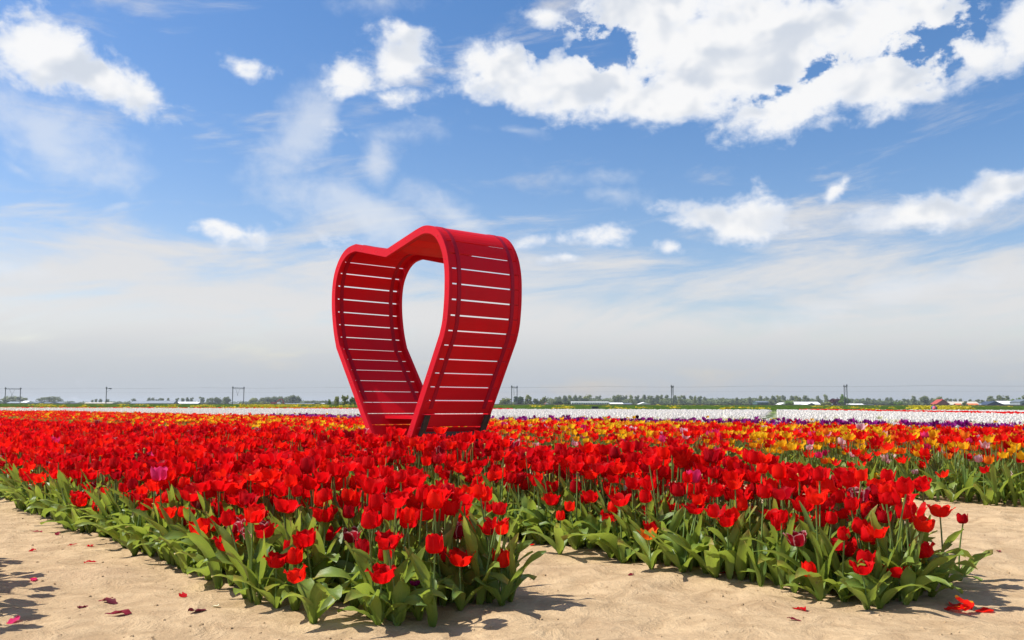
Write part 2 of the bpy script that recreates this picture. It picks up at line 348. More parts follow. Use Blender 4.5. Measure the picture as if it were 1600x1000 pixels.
HEADS = {  # kind: list of style dicts
 'closed': dict(op=-13, wav=0.012), 'cup': dict(op=2, wav=0.04, jit=10), 'open': dict(op=20, wav=0.055, tip=14, W_=0.032, jit=16), 'wide': dict(op=44, wav=0.04, tip=15, W_=0.031),
 'ruffled': dict(op=24, wav=0.13, pointy=0.4, jit=26, tip=30), 'star': dict(op=50, wav=0.03, W_=0.019, pointy=0.9, cup=70), 'loose': dict(op=34, wav=0.07, jit=34, W_=0.027, tip=20), 'frilled': dict(op=14, wav=0.10, pointy=0.35, jit=12, L=0.06, W_=0.03)}
def head_petals(style, nu, nv, seed):
    st = dict(HEADS[style]); jit = st.pop('jit', 5); r_ = random.Random(seed); out = []
    drop = r_.choice([None, None, 4]) if style == 'loose' else None
    for i in range(6):
        inner = i % 2; d = dict(st)
        op = d.pop('op')+r_.uniform(-jit, jit)*0.5+(-7 if inner else 3); L = d.pop('L', 0.08)*r_.uniform(0.93, 1.05)
        V, Q, pt = petal(nu, nv, L=L, op=op, seed=seed*10+i, Rc=0.029+0.0003*max(op, 0), r0=0.002 if inner else 0.004, **d)
        V = rotz(V, i*math.pi/3+r_.uniform(-0.12, 0.12)*(1+jit/15))
        if jit > 15: V = roty(V, R(r_.uniform(-8, 8)))
        if i == drop: continue
        out.append((V, Q, pt))
    return out
def leaf(nu, nv, L=0.24, W_=0.032, e0=80, e1=10, seed=0, twist=0.0, wav=0.06, fold=0.8, z0=0.02):
    r_ = np.random.default_rng(seed); v = np.linspace(0, 1, nv); s = np.linspace(-1, 1, nu); vv = np.linspace(0, 1, 41)
    e = np.radians(e0+(e1-e0)*vv**1.6); rr = 0.004+np.concatenate([[0], np.cumsum(np.cos(e)[1:])])*L/40; zz = z0+np.concatenate([[0], np.cumsum(np.sin(e)[1:])])*L/40
    r = np.interp(v, vv, rr); z = np.interp(v, vv, zz); ee = np.interp(v, vv, e)
    w = W_*((v+0.04)**0.45)*(1-np.clip(v, 0, 1)**2.4)**0.75*1.3+0.001
    S_, _ = np.meshgrid(s, v, indexing='ij'); ph = r_.uniform(0, 6.28, 3)
    f = fold*(1-0.75*v)[None]
    up = np.abs(S_)**1.3*w[None]*f+wav*W_*2*np.abs(S_)*np.sin(9*v[None]+ph[0]+S_*1.7)+wav*W_*np.sin(5*v[None]+ph[1])
    la = S_*w[None]*np.cos(f*0.6)
    tw = np.radians(twist)*v[None]; la2 = la*np.cos(tw)-up*np.sin(tw); up2 = la*np.sin(tw)+up*np.cos(tw)
    x = r[None]-np.sin(ee)[None]*up2; z2 = z[None]+np.cos(ee)[None]*up2; side = 0.25*L*math.sin(ph[2])*v[None]**2
    z2 = np.maximum(z2, 0.004+0.003*np.abs(S_))
    return np.stack([x, la2+side, z2], -1).reshape(-1, 3), grid_q(nu, nv), np.stack([np.broadcast_to(v[None], S_.shape), S_, S_*0+r_.random()], -1).reshape(-1, 3)
def stem_piece(k, nz, seed):
    r_ = random.Random(seed); bx, by = r_.uniform(-0.03, 0.03), r_.uniform(-0.03, 0.03); a = Acc()
    pts = [(bx*t*t, by*t*t, t) for t in [i/nz for i in range(nz+1)]]
    V = []; pt = []
    for i, p in enumerate(pts):
        rad = 0.0042-0.0010*i/nz
        for j in range(k): t = 2*math.pi*j/k; V.append((p[0]+rad*math.cos(t), p[1]+rad*math.sin(t), p[2])); pt.append((i/nz, j/k, 0.5))
    Q = [(i*k+j, i*k+(j+1) % k, (i+1)*k+(j+1) % k, (i+1)*k+j) for i in range(nz) for j in range(k)]
    return np.array(V), np.array(Q), np.array(pt), (bx, by)
def pistil_piece():
    a = Acc(); a.tube([(0,0,0),(0,0,0.012),(0,0,0.024)], [0.0045,0.005,0.0035], 5, 0); a.tube([(0,0,0.024),(0,0,0.028),(0,0,0.030)], [0.004,0.0065,0.001], 5, 0)
    for i in range(6):
        t = i*math.pi/3; c, s = math.cos(t), math.sin(t); a.tube([(0.004*c,0.004*s,0),(0.009*c,0.009*s,0.012)], 0.0008, 3, 1); a.tube([(0.009*c,0.009*s,0.011),(0.011*c,0.011*s,0.018),(0.012*c,0.012*s,0.026)], [0.0012,0.0022,0.0008], 4, 1)
    return a
STYLES = ['closed','cup','cup','open','open','wide','ruffled','loose','star','frilled']
NVAR = 3   # variants of every style
LOD = {0: (5, 8), 1: (4, 4), 2: (3, 3)}
LLOD = {0: (5, 10), 1: (3, 5), 2: (2, 4)}
LEAFSETS = {}
LS = []   # 10 sets of leaves: (L, W, e0, e1, az, twist, seed)
rr_ = random.Random(5)
for i in range(10):
    n = rr_.choice([4, 4, 5]); a0 = rr_.uniform(0, 6.28); st = []
    for j in range(n):
        big = j < 2
        st.append(dict(L=rr_.uniform(0.24, 0.33)*(1 if big else 0.85), W_=rr_.uniform(0.021, 0.034)*(1 if big else 0.62), e0=rr_.uniform(62, 86), e1=rr_.uniform(-20, 74) if j < 3 else 66,
                       az=a0+j*2.4+rr_.uniform(-0.5, 0.5), twist=rr_.uniform(-70, 70), seed=i*10+j, wav=rr_.uniform(0.04, 0.22), fold=rr_.uniform(0.5, 1.1), z0=0.0 if big else 0.05))
    LS.append(st)
FLOP = []  # low sprawling sets for the rims of the beds
for i in range(5):
    st = []
    for j in range(4): st.append(dict(L=rr_.uniform(0.18, 0.27), W_=rr_.uniform(0.022, 0.038), e0=rr_.uniform(50, 84), e1=rr_.uniform(-50, 58), az=j*1.6+rr_.uniform(-0.4, 0.4), twist=rr_.uniform(-45, 45), seed=200+i*10+j, wav=rr_.uniform(0.1, 0.28), fold=rr_.uniform(0.4, 0.9), z0=0.0))
    FLOP.append(st)
ALLLEAF = LS+FLOP
def leafpieces(st, lod):
    nu, nv = LLOD[lod]; out = []
    for j, d in enumerate(st if lod < 2 else st[:3]):
        d = dict(d); az_ = d.pop('az'); V, Q, pt = leaf(nu, nv, **d); out.append((rotz(V, az_), Q, pt))
    return out
def merge(ps, mi):
    V = np.concatenate([p[0] for p in ps]); n = 0; Q = []
    for p in ps: Q.append(p[1]+n); n += len(p[0])
    return V, np.concatenate(Q), np.concatenate([p[2] for p in ps]), mi
STEMS = {l: [stem_piece({0: 5, 1: 3, 2: 3}[l], {0: 5, 1: 2, 2: 1}[l], s) for s in range(4)] for l in (0, 1, 2)}
HEADP = {(l, st, k_): merge(head_petals(st, *LOD[l], hash_) , 0) for l in (0, 1, 2) for si, st in enumerate(HEADS) for k_ in range(NVAR) for hash_ in [si*17+k_+1]}
LEAFP = {(l, i): merge(leafpieces(st, l), 0) for l in (0, 1, 2) for i, st in enumerate(ALLLEAF)}

# ------------------------------------------------------------------ where the tulips stand
# a row: x, y, stem height, head scale, style, variant, colour, leaf set, leaf scale, spin, tilt, tint
def jitter_points(a0, a1, n0, n1, sp, inside):
    A, B = np.meshgrid(np.arange(a0, a1, sp), np.arange(n0, n1, sp), indexing='ij'); A = A.ravel()+rng.uniform(-0.42, 0.42, A.size)*sp; B = B.ravel()+rng.uniform(-0.42, 0.42, B.size)*sp
    k_ = inside(A, B); A = A[k_]; B = B[k_]; x, y = AN(A, B)
    v = (np.abs(x) < 0.575*y+1.3) & (y > 1.2)
    return A[v], B[v], x[v], y[v]
def smooth(v, a, b): t = np.clip((v-a)/(b-a), 0, 1); return t*t*(3-2*t)
plants = []
def add_plants(A, B, x, y, edge, hmean, colour_fn, bed):
    r_ = random.Random(len(plants)+1)
    for i in range(len(x)):
        col, style = colour_fn(A[i], B[i], x[i], y[i], r_)
        e = min(1.0, edge[i]/0.42)
        h = (hmean-(0.04+0.24*r_.random()**0.8)*(1-e)*(0.6 if bed == 0 else 1))-(r_.uniform(0.04, 0.17) if r_.random() < 0.40 else 0)+r_.gauss(0, 0.022)+0.03*vnoise(np.array([x[i]*1.3]), np.array([y[i]*1.3]), 5)[0]
        h -= 0.055*min(1, max(0, A[i]-10)/8)
        if bed == 2 and 4.5 < A[i] < 9.5: h += 0.02
        if r_.random() < 0.05: h += 0.04
        if e < 0.3 and r_.random() < 0.08: style = 'none'
        if r_.random() < 0.035: style = 'spent'
        lsi = 10+r_.randrange(5) if e < 0.5 and r_.random() < 0.5 else r_.randrange(10)
        plants.append([x[i], y[i], max(0.16, h), r_.uniform(0.78, 1.13)*(0.97+0.06*e), style, r_.randrange(NVAR), col, lsi, r_.uniform(0.85, 1.2), r_.uniform(0, 6.28), abs(r_.gauss(0, 7))+(5 if e < 0.4 else 0), r_.random(), bed, e])
def red_fn(a, n, x, y, r_):
    t = r_.random()
    col = 'red' if t < 0.60 else 'scarlet' if t < 0.88 else 'crimson' if t < 0.982 else 'edged' if t < 0.994 else 'magenta'
    st = r_.choices(['closed','cup','open','wide','ruffled','loose','star'], [16, 26, 20, 8, 15, 13, 2])[0]
    return col, st
# bed one (front left), bed two (front middle and right), the bed off to the left whose shadow reaches into the picture
A, B, x, y = jitter_points(2.5, 22, 1.45, 2.30, 0.067, lambda a, n: (a > 2.66+np.clip(1.80-n, 0, 1)*0.9) & (n > 1.50+0.03*np.sin(a*5)))
add_plants(A, B, x, y, np.minimum.reduce([B-1.46, 2.36-B, (A-2.55-np.clip(1.80-B, 0, 1)*0.9)*0.55]), 0.445, red_fn, 1)
A, B, x, y = jitter_points(1.6, 42, 3.24, 4.06, 0.067, lambda a, n: (a > 1.78+np.clip(n-3.75, 0, 1)*1.1) & (n > 3.27+0.03*np.sin(a*4)))
add_plants(A, B, x, y, np.minimum.reduce([B-3.22, 4.10-B, (A-1.72-np.clip(B-3.75, 0, 1)*1.1)*0.45]), 0.470, red_fn, 2)
A, B, x, y = jitter_points(3.5, 5.3, -0.4, 0.80, 0.085, lambda a, n: (a > 3.7) & (n < 0.72))
sh0 = len(plants)
def add_off(A, B, x, y): add_plants(A, B, x, y, np.minimum(0.84-B, A-3.5)+0.1, 0.47, red_fn, 0)
A_, B_ = A, B
xx = AN(A, B); k_ = (xx[1] > 1.2) & (xx[0] < -0.5634*xx[1]-0.17)
add_off(A[k_], B[k_], xx[0][k_], xx[1][k_])
def mixed_fn(a, n, x, y, r_):
    v = vnoise(np.array([x*0.9]), np.array([y*0.9]), 17)[0]+0.35*vnoise(np.array([x*3.1]), np.array([y*3.1]), 19)[0]; t = r_.random()+v*0.75
    if n < 8.6 and a < 10:
        if t < 0.68: return r_.choice(['scarlet', 'red', 'scarlet']), r_.choice(['star', 'loose', 'open', 'wide'])
        if t < 0.75: return 'orange', r_.choice(['cup', 'open'])
        if t < 0.81: return 'pink', r_.choice(['cup', 'ruffled', 'frilled', 'open'])
        if t < 0.84: return 'magenta', 'cup'
        return 'yellow', r_.choice(['frilled', 'ruffled', 'open'])
    if t < 0.58: return r_.choice(['scarlet', 'scarlet', 'red']), r_.choice(['star', 'loose', 'open', 'cup'])
    if t < 0.67: return 'orange', r_.choice(['open', 'ruffled'])
    if t < 0.70 and a < 14: return 'pink', 'frilled'
    if t > 1.35: return 'crimson', 'open'
    if a > 15 and r_.random() < 0.5*min(1, (a-15)/10): return r_.choice(['scarlet', 'red']), 'open'
    return 'yellow', r_.choice(['frilled', 'ruffled', 'wide'])
A, B, x, y = jitter_points(0.5, 48, 7.12, 11.3, 0.105, lambda a, n: (n > 7.18) & ((n < 11.15) | (rng.random(a.size) < 0.5)))
add_plants(A, B, x, y, B-7.12, 0.45, mixed_fn, 3)
def purple_fn(a, n, x, y, r_):
    t = r_.random()
    if t < 0.045: return 'black', 'closed'
    if t < 0.10: return 'magenta', 'cup'
    if t < 0.13: return 'pink', 'frilled'
    return 'purple', r_.choice(['cup', 'closed', 'open', 'ruffled'])
A, B, x, y = jitter_points(-1, 26, 11.3, 12.5, 0.115, lambda a, n: n < 12.45)
add_plants(A, B, x, y, B*0+1, 0.475, purple_fn, 4)
def cream_fn(a, n, x, y, r_):
    t = r_.random()
    if t < 0.02: return 'black', 'closed'
    if t < (0.10 if a < 9 else 0.02): return 'magenta', 'cup'
    if t < 0.16: return 'yellow', 'cup'
    return r_.choice(['cream', 'white', 'white']), r_.choice(['cup', 'closed', 'open'])
A, B, x, y = jitter_points(-3, 30, 12.5, 15.5, 0.13, lambda a, n: n > 12.5)
add_plants(A, B, x, y, B*0+1, 0.45, cream_fn, 5)

# tulips that stand out one by one: head at photo pixel, foot at photo pixel -> world position and height
def spot(hx, hy, fy):
    r = ray(hx, hy); f = ray(hx, fy); t = -H/f[2]; x_, y_ = f[0]*t, f[1]*t
    return x_, y_, H+r[2]*(y_/r[1])
SPECIAL = [
 (462,872,955,'scarlet','closed',0.98,'lone upright closed scarlet tulip low on the sandy rim of the near bed'),
 (432,876,952,'red','ruffled',0.95,'crumpled loose red tulip beside the lone closed one at the sandy rim'),
 (592,897,975,'red','ruffled',1.05,'ragged fully blown red tulip at the near corner of the front bed above broad leaves'),
 (720,874,955,'scarlet','wide',1.0,'low red tulip with petals spread like a V near the front corner'),
 (784,880,950,'scarlet','cup',1.15,'big glowing red cup tulip at the end corner of the near bed beside the path'),
 (425,832,925,'edged','cup',0.95,'dark crimson tulip with white petal edges behind the lone red tulip'),
 (363,824,918,'edged','open',0.95,'crimson tulip with white edged petals, first of its sort along the sandy rim'),
 (535,835,940,'edged','open',0.9,'very dark tulip with pale petal tips near the middle of the bed end'),
 (253,744,880,'magenta','cup',1.15,'single magenta pink tulip among red ones over the sandy rim'),
 (490,840,945,'red','open',1.0,'red tulip with one petal folded outward near the front corner'),
 (555,856,950,'crimson','closed',1.0,'closed deep crimson tulip with purplish flank near the front corner'),
 (1018,838,893,'orange','star',0.95,'small orange red star shaped tulip low on the path side of the second bed'),
 (1282,884,935,'scarlet','closed',0.92,'lone small red tulip low in the leaves of the second bed'),
 (1242,838,925,'edged','open',0.98,'crimson tulip with pale edges above the second bed leaves'),
 (1355,884,950,'red','loose',0.9,'broken red tulip with hanging petals near the end of the second bed'),
 (1418,892,945,'red','wide',0.95,'wide open red tulip with yellow heart at the end of the second bed'),
 (1500,803,905,'crimson','cup',0.72,'small dark red tulip on a thin stem at the tip of the second bed'),
 (1475,795,915,'scarlet','wide',1.0,'bright red tulip with petals thrown open at the tip of the second bed'),
 (876,804,868,'scarlet','closed',0.8,'small red tulip low over the rim where the second bed meets the path'),
 (1087,742,885,'magenta','cup',1.05,'magenta pink tulip in the middle of the second bed of reds'),
 (1190,765,915,'red','cup',1.0,'tall red cup tulip in the second bed with sunlit petals'),
 (655,900,965,'purple','wide',0.45,'tiny purple bloom down among the leaves of the near corner'),
]
special_rows = []
for (hx, hy, fy, col, st, sc_, lab) in SPECIAL:
    x_, y_, h_ = spot(hx, hy+10, fy)
    plants[:] = [p for p in plants if (p[0]-x_)**2+(p[1]-y_)**2 > 0.055**2]
    # nothing tall right in front of it
    plants[:] = [p for p in plants if not (p[1] < y_ and abs(p[0]/p[1]-x_/y_)*y_ < 0.05 and p[2] > h_-0.05 and y_-p[1] < 0.35 and p[12] in (1, 2))]
    special_rows.append([x_, y_, h_, sc_, st, 1, col, 10+len(special_rows) % 5 if h_ < 0.32 else len(special_rows) % 10, 0.9, 0.6*len(special_rows), 4, 0.5, 1, 0.2, lab])

def plant_mats(rows):
    """4x4 matrices of leaves, stem and head for rows of plants"""
    n = len(rows); x = np.array([r[0] for r in rows]); y = np.array([r[1] for r in rows]); h = np.array([r[2] for r in rows])
    hs = np.array([r[3] for r in rows]); sp_ = np.array([r[9] for r in rows]); ti = np.radians(np.array([r[10] for r in rows])); ls = np.array([r[8] for r in rows])
    z = ground_z(x, y)-0.006
    def Rz(a): m = np.zeros((n, 3, 3)); m[:, 0, 0] = m[:, 1, 1] = np.cos(a); m[:, 0, 1] = -np.sin(a); m[:, 1, 0] = np.sin(a); m[:, 2, 2] = 1; return m
    def Ry(a): m = np.zeros((n, 3, 3)); m[:, 0, 0] = m[:, 2, 2] = np.cos(a); m[:, 0, 2] = np.sin(a); m[:, 2, 0] = -np.sin(a); m[:, 1, 1] = 1; return m
    lean = Rz(sp_*3) @ Ry(ti*0.6)
    L = np.zeros((n, 4, 4)); L[:, :3, :3] = Rz(sp_)*ls[:, None, None]; L[:, 0, 3] = x; L[:, 1, 3] = y; L[:, 2, 3] = z; L[:, 3, 3] = 1
    St = L.copy(); sc3 = np.zeros((n, 3, 3)); sc3[:, 0, 0] = 1; sc3[:, 1, 1] = 1; sc3[:, 2, 2] = h; St[:, :3, :3] = lean @ sc3
    return L, St, lean, (x, y, z, h, hs, sp_, ti, Rz, Ry)
def build_mass(name, rows, lod, label, colours):
    acc = Acc(); L, St, lean, (x, y, z, h, hs, sp_, ti, Rz, Ry) = plant_mats(rows); tint = np.array([r[11] for r in rows])
    ls = np.array([r[7] for r in rows]); sv = np.arange(len(rows)) % 4
    slots = ['leaf', 'stem', 'pistil', 'stamen']+colours
    for i in range(len(ALLLEAF)):
        k_ = ls == i; acc.scatter(LEAFP[(lod, i)][:3]+(0,), L[k_], tint[k_])
    top = np.zeros((len(rows), 3))
    for i in range(4):
        k_ = sv == i; V, Q, pt, b = STEMS[lod][i]; acc.scatter((V, Q, pt, 1), St[k_], tint[k_])
        tp = np.einsum('nij,j->ni', St[:, :3, :3], np.array([b[0], b[1], 1.0]))+St[:, :3, 3]; top[k_] = tp[k_]
    Hm = np.zeros((len(rows), 4, 4)); Hm[:, :3, :3] = (lean @ Rz(sp_*7) @ Ry(ti*0.8))*hs[:, None, None]; Hm[:, :3, 3] = top; Hm[:, 3, 3] = 1
    st = np.array([r[4] for r in rows]); va = np.array([r[5] for r in rows]); co = np.array([r[6] for r in rows])
    for s_ in HEADS:
        for v_ in range(NVAR):
            for c_ in colours:
                k_ = (st == s_) & (va == v_) & (co == c_)
                acc.scatter(HEADP[(lod, s_, v_)][:3]+(slots.index(c_),), Hm[k_], tint[k_])
    if lod == 0:
        pa = pistil_piece(); V = np.concatenate(pa.V); Q = np.concatenate(pa.Q); m_ = np.concatenate(pa.m)
        for q in (0, 1):
            k_ = np.isin(st, ['wide', 'loose', 'spent', 'star', 'ruffled']); acc.scatter((V, Q[m_ == q], np.zeros_like(V), 2+q), Hm[k_], tint[k_])
    return obj(name, acc.mesh(name, [M[s] for s in slots]), kind='stuff', label=label)
for p in plants: p.append('')
front = [p for p in plants if p[12] in (1, 2) and abs(p[0]) < 0.5634*p[1]+0.02]
front.sort(key=lambda p: math.hypot(p[0], p[1])-0.5*(p[13] < 0.3))
things = special_rows+front[:300-len(special_rows)]; tid = set(id(p) for p in things)
rest = [p for p in plants if id(p) not in tid]
dist = lambda p: math.hypot(p[0], p[1])
build_mass('red_tulips', [p for p in rest if p[12] in (0, 1, 2) and dist(p) < 7.5], 0, 'crowded red tulips filling the two front beds behind the first ones', ['red', 'scarlet', 'crimson', 'edged', 'magenta'])
build_mass('red_tulips', [p for p in rest if p[12] in (0, 1, 2) and dist(p) >= 7.5], 1, 'more red tulips running off into the distance', ['red', 'scarlet', 'crimson', 'edged', 'magenta'])
MC = ['scarlet', 'red', 'orange', 'pink', 'magenta', 'yellow', 'crimson', 'purple', 'black', 'cream', 'white']
build_mass('mixed_tulips', [p for p in rest if p[12] == 3 and dist(p) < 13], 1, 'mixed red, orange, yellow and pink tulips in the wide bed behind the red rows', MC)
build_mass('mixed_tulips', [p for p in rest if p[12] == 3 and dist(p) >= 13], 2, 'far mixed yellow and red tulips', MC)
build_mass('purple_tulips', [p for p in rest if p[12] == 4], 1 if 0 else 2, 'purple and near black tulips in a strip beyond the mixed bed', MC)
build_mass('cream_tulips', [p for p in rest if p[12] == 5], 2, 'white and cream tulips at the near edge of the white field', MC)

# ---- the 300 that show largest, each a thing with stem, leaves and petals of its own
proto_mesh = {}
def pm(key, fn):
    if key not in proto_mesh: proto_mesh[key] = fn()
    return proto_mesh[key]
STYLE_WORDS = {'closed': 'closed', 'cup': 'cupped', 'open': 'loosening', 'wide': 'spread', 'ruffled': 'crumpled', 'loose': 'ragged', 'star': 'starry', 'frilled': 'frilled'}
COL_WORDS = {'red': 'red', 'scarlet': 'scarlet', 'crimson': 'crimson', 'edged': 'pale edged crimson', 'magenta': 'magenta', 'orange': 'orange', 'purple': 'purple'}
def zone(p):
    x_, y_, bed = p[0], p[1], p[12]
    a, n = x_*Dv[0]+y_*Dv[1], x_*Nv[0]+y_*Nv[1]
    if bed == 1: return "at the near bed's sandy corner" if a < 2.95 else "on the near bed's outer rim" if n < 1.66 else "on the near bed's path side" if n > 2.12 else "amid the near bed"
    return "at the second bed's sandy tip" if a < 2.05 else "on the second bed's path rim" if n < 3.42 else "on the second bed's far side" if n > 3.88 else "amid the second bed"
PIS = [None]
def tulip_thing(row):
    x_, y_, h_, hs, st, va, col, lsi, lsc, spin, ti, tint, bed, e, lab = row[:15]
    L, St, lean, _ = plant_mats([row]); z_ = float(ground_z(x_, y_))-0.006
    sw = int(abs(x_*1000)) % 4
    if st == 'none': label = f'leafy bloomless tulip plant {zone(row)}'
    elif st == 'spent': label = f'petalless tulip stem with pistil {zone(row)}'
    else: label = lab or f'{STYLE_WORDS[st]} {COL_WORDS[col]} tulip{" standing low" if h_ < 0.33 else " standing tall" if h_ > 0.465 else ""} {zone(row)}'
    root = empty('tulip', (x_, y_, z_), 0, label=label, category='tulip', group='tulips of the two red front beds')
    for j, d in enumerate(ALLLEAF[lsi]):
        def f(j=j, d=d):
            d = dict(d); az_ = d.pop('az'); V, Q, pt = leaf(*LLOD[0], **d); return mesh('leaf', rotz(V, az_), Q, [M['leaf']], None, pt)
        o = obj('leaf', pm(('l', lsi, j), f), root); o.rotation_euler = (0, 0, spin); o.scale = (lsc,)*3
    V, Q, pt, b = STEMS[0][sw]
    o = obj('stem', pm(('s', sw), lambda: mesh('stem', V, Q, [M['stem']], None, pt)), root)
    le = Matrix(lean[0].tolist()); o.rotation_euler = le.to_euler(); o.scale = (1, 1, h_)
    tp = le @ Vector((b[0], b[1], h_))
    if st == 'none': return
    hm = (le @ Matrix.Rotation(spin*7, 3, 'Z') @ Matrix.Rotation(R(ti)*0.8, 3, 'Y')).to_4x4(); hm = Matrix.Translation(tp) @ hm @ Matrix.Scale(hs, 4)
    if st != 'spent':
        si = list(HEADS).index(st); seed = si*17+va+1
        ps = pm(('h', st, va), lambda: head_petals(st, *LOD[0], seed))
        for j, pp in enumerate(ps):
            o = obj('petal', pm(('p', st, va, j, col), lambda pp=pp: mesh('petal', pp[0], pp[1], [M[col]], None, pp[2])), root); o.matrix_local = hm
    if st in ('wide', 'loose', 'spent', 'star', 'ruffled'):
        if PIS[0] is None: PIS[0] = pistil_piece().mesh('pistil', [M['pistil'], M['stamen']])
        o = obj('pistil', PIS[0], root); o.matrix_local = hm
for row in things: tulip_thing(row)

# ------------------------------------------------------------------ white tulip field, far flower strips
def cup_piece():
    a = Acc(); k = 4
    V = [(0.012*math.cos(t*math.pi/2), 0.012*math.sin(t*math.pi/2), 0) for t in range(4)]+[(0.032*math.cos(t*math.pi/2+0.3), 0.032*math.sin(t*math.pi/2+0.3), 0.035+0.006*(t % 2)) for t in range(4)]+[(0.026*math.cos(t*math.pi/2+0.5), 0.026*math.sin(t*math.pi/2+0.5), 0.066) for t in range(4)]
    Q = [(r*4+j, r*4+(j+1) % 4, r*4+4+(j+1) % 4, r*4+4+j) for r in range(2) for j in range(4)]
    pt = np.array([(0.25 if i < 4 else 0.6 if i < 8 else 0.9, 0, 0.5) for i in range(12)])
    return np.array(V), np.array(Q), pt, 0
CUP = cup_piece()
gap0, gap1 = np.array([4.7, 17.0]), np.array([25.0, 87.0]); gd = (gap1-gap0)/np.linalg.norm(gap1-gap0)
strip = lambda x, y: (x-25.0)*0.9968-(y-55)*0.0797          # signed distance to the red strip on the far right of the field
def field_ok(x, y):
    n = x*Nv[0]+y*Nv[1]; d = np.abs((x-gap0[0])*gd[1]-(y-gap0[1])*gd[0]); s_ = strip(x, y)
    row = np.abs(((x*0.974-y*0.2250)/1.5) % 1-0.5) < 0.47
    return (n > 15.3) & (d > 0.26) & row & ~((s_ > -0.2) & (s_ < 2.4))
acc = Acc()
for (y0, y1, den, sc0) in ((12, 32, 42, 1.15), (32, 62, 17, 1.5), (62, EDGE_Y-1.5, 5.5, 2.4)):
    n = int((y1-y0)*(1.16*(y0+y1)/2+8)*den); y = rng.uniform(y0, y1, n*2); x = rng.uniform(-1, 1, n*2)*(0.58*y1+4); k_ = (np.abs(x) < 0.58*y+3); x = x[k_][:n]; y = y[k_][:n]
    k_ = field_ok(x, y); x = x[k_]; y = y[k_]; n = len(x); s_ = sc0*rng.uniform(0.8, 1.25, n); T = np.zeros((n, 4, 4)); an = rng.uniform(0, 6.28, n)
    T[:, 0, 0] = np.cos(an)*s_; T[:, 0, 1] = -np.sin(an)*s_; T[:, 1, 0] = np.sin(an)*s_; T[:, 1, 1] = np.cos(an)*s_; T[:, 2, 2] = s_; T[:, 2, 0] = 0.2*s_*np.cos(an*3); T[:, 0, 3] = x; T[:, 1, 3] = y
    T[:, 2, 3] = 0.42-0.06*s_+rng.normal(0, 0.022, n); acc.scatter(CUP, T, rng.random(n))
def canopy_mat():
    m, g = mat('white_field_leaves'); geo = g.new('ShaderNodeNewGeometry')
    n = g.noise(geo.outputs['Position'], 9.0, 4, 0.7); c = g.mix(g.step(n, 0.42, 0.60), (0.16, 0.20, 0.10), (0.74, 0.70, 0.64)); return finish(m, g, princ(g, c, 0.8, 0.1))
M['canopy'] = canopy_mat()
# the leaf layer below the white blooms: rows of low mounds with gaps between them
ax = np.arange(-70, 71, 0.75); ay = np.concatenate([np.arange(12, 60, 0.6), np.arange(60, EDGE_Y-1, 1.5)])
XX, YY = np.meshgrid(ax, ay, indexing='ij'); ok = field_ok(XX, YY) | True
ZZ = 0.36+0.03*fbm(XX, YY, 0.9, 3, 4); dgap = np.abs((XX-gap0[0])*gd[1]-(YY-gap0[1])*gd[0]); ss = strip(XX, YY); nn = XX*Nv[0]+YY*Nv[1]
ZZ = np.where(nn < 15.6, 0.05, ZZ); Qc = grid_q(len(ax), len(ay)); Vc = np.stack([XX, YY, ZZ], -1).reshape(-1, 3)
cen = Vc[Qc].mean(1); d_ = np.abs((cen[:, 0]-gap0[0])*gd[1]-(cen[:, 1]-gap0[1])*gd[0]); s_ = strip(cen[:, 0], cen[:, 1])
kq = (cen[:, 0]*Nv[0]+cen[:, 1]*Nv[1] > 15.4) & (d_ > 0.40) & ~((s_ > -0.3) & (s_ < 2.5)) & (np.abs(cen[:, 0]) < 0.6*cen[:, 1]+5)
acc.add(Vc, Qc[kq], 1)
kg = (d_ <= 0.5) & (cen[:, 1] > 16.5); Vg = Vc.copy(); Vg[:, 2] = 0.16; acc.add(Vg, Qc[kg], 2)
obj('white_tulip_field', acc.mesh('white_tulip_field', [M['white'], M['canopy'], M['farland']]), kind='stuff', label='broad field of white tulips reaching back to the green bank')
acc = Acc()
def far_strip(xs, ys, sc0, mi, z0=0.42):
    n = len(xs); s_ = sc0*rng.uniform(0.8, 1.3, n); T = np.zeros((n, 4, 4)); an = rng.uniform(0, 6.28, n)
    T[:, 0, 0] = np.cos(an)*s_; T[:, 0, 1] = -np.sin(an)*s_; T[:, 1, 0] = np.sin(an)*s_; T[:, 1, 1] = np.cos(an)*s_; T[:, 2, 2] = s_; T[:, 0, 3] = xs; T[:, 1, 3] = ys
    T[:, 2, 3] = z0-0.05*s_+rng.normal(0, 0.03, n); acc.scatter(CUP[:3]+(mi,), T, rng.random(n))
n = 9000; far_strip(rng.uniform(-75, 0, n), rng.uniform(EDGE_Y-2.0, EDGE_Y+1.5, n), 2.6, 0)
n = 9000; t = rng.uniform(-20, 33, n); off = rng.uniform(0, 1.9, n); far_strip(25.0+0.0797*t+off*0.9968, 55+0.9968*t-off*0.0797, 1.8, 0)
n = 2500; far_strip(rng.uniform(-75, -20, n), rng.uniform(78, 84, n), 2.2, 1)
obj('far_red_tulips', acc.mesh('far_red_tulips', [M['scarlet'], M['cream']]), kind='stuff', label='thin far strips of red tulips bordering the white field')

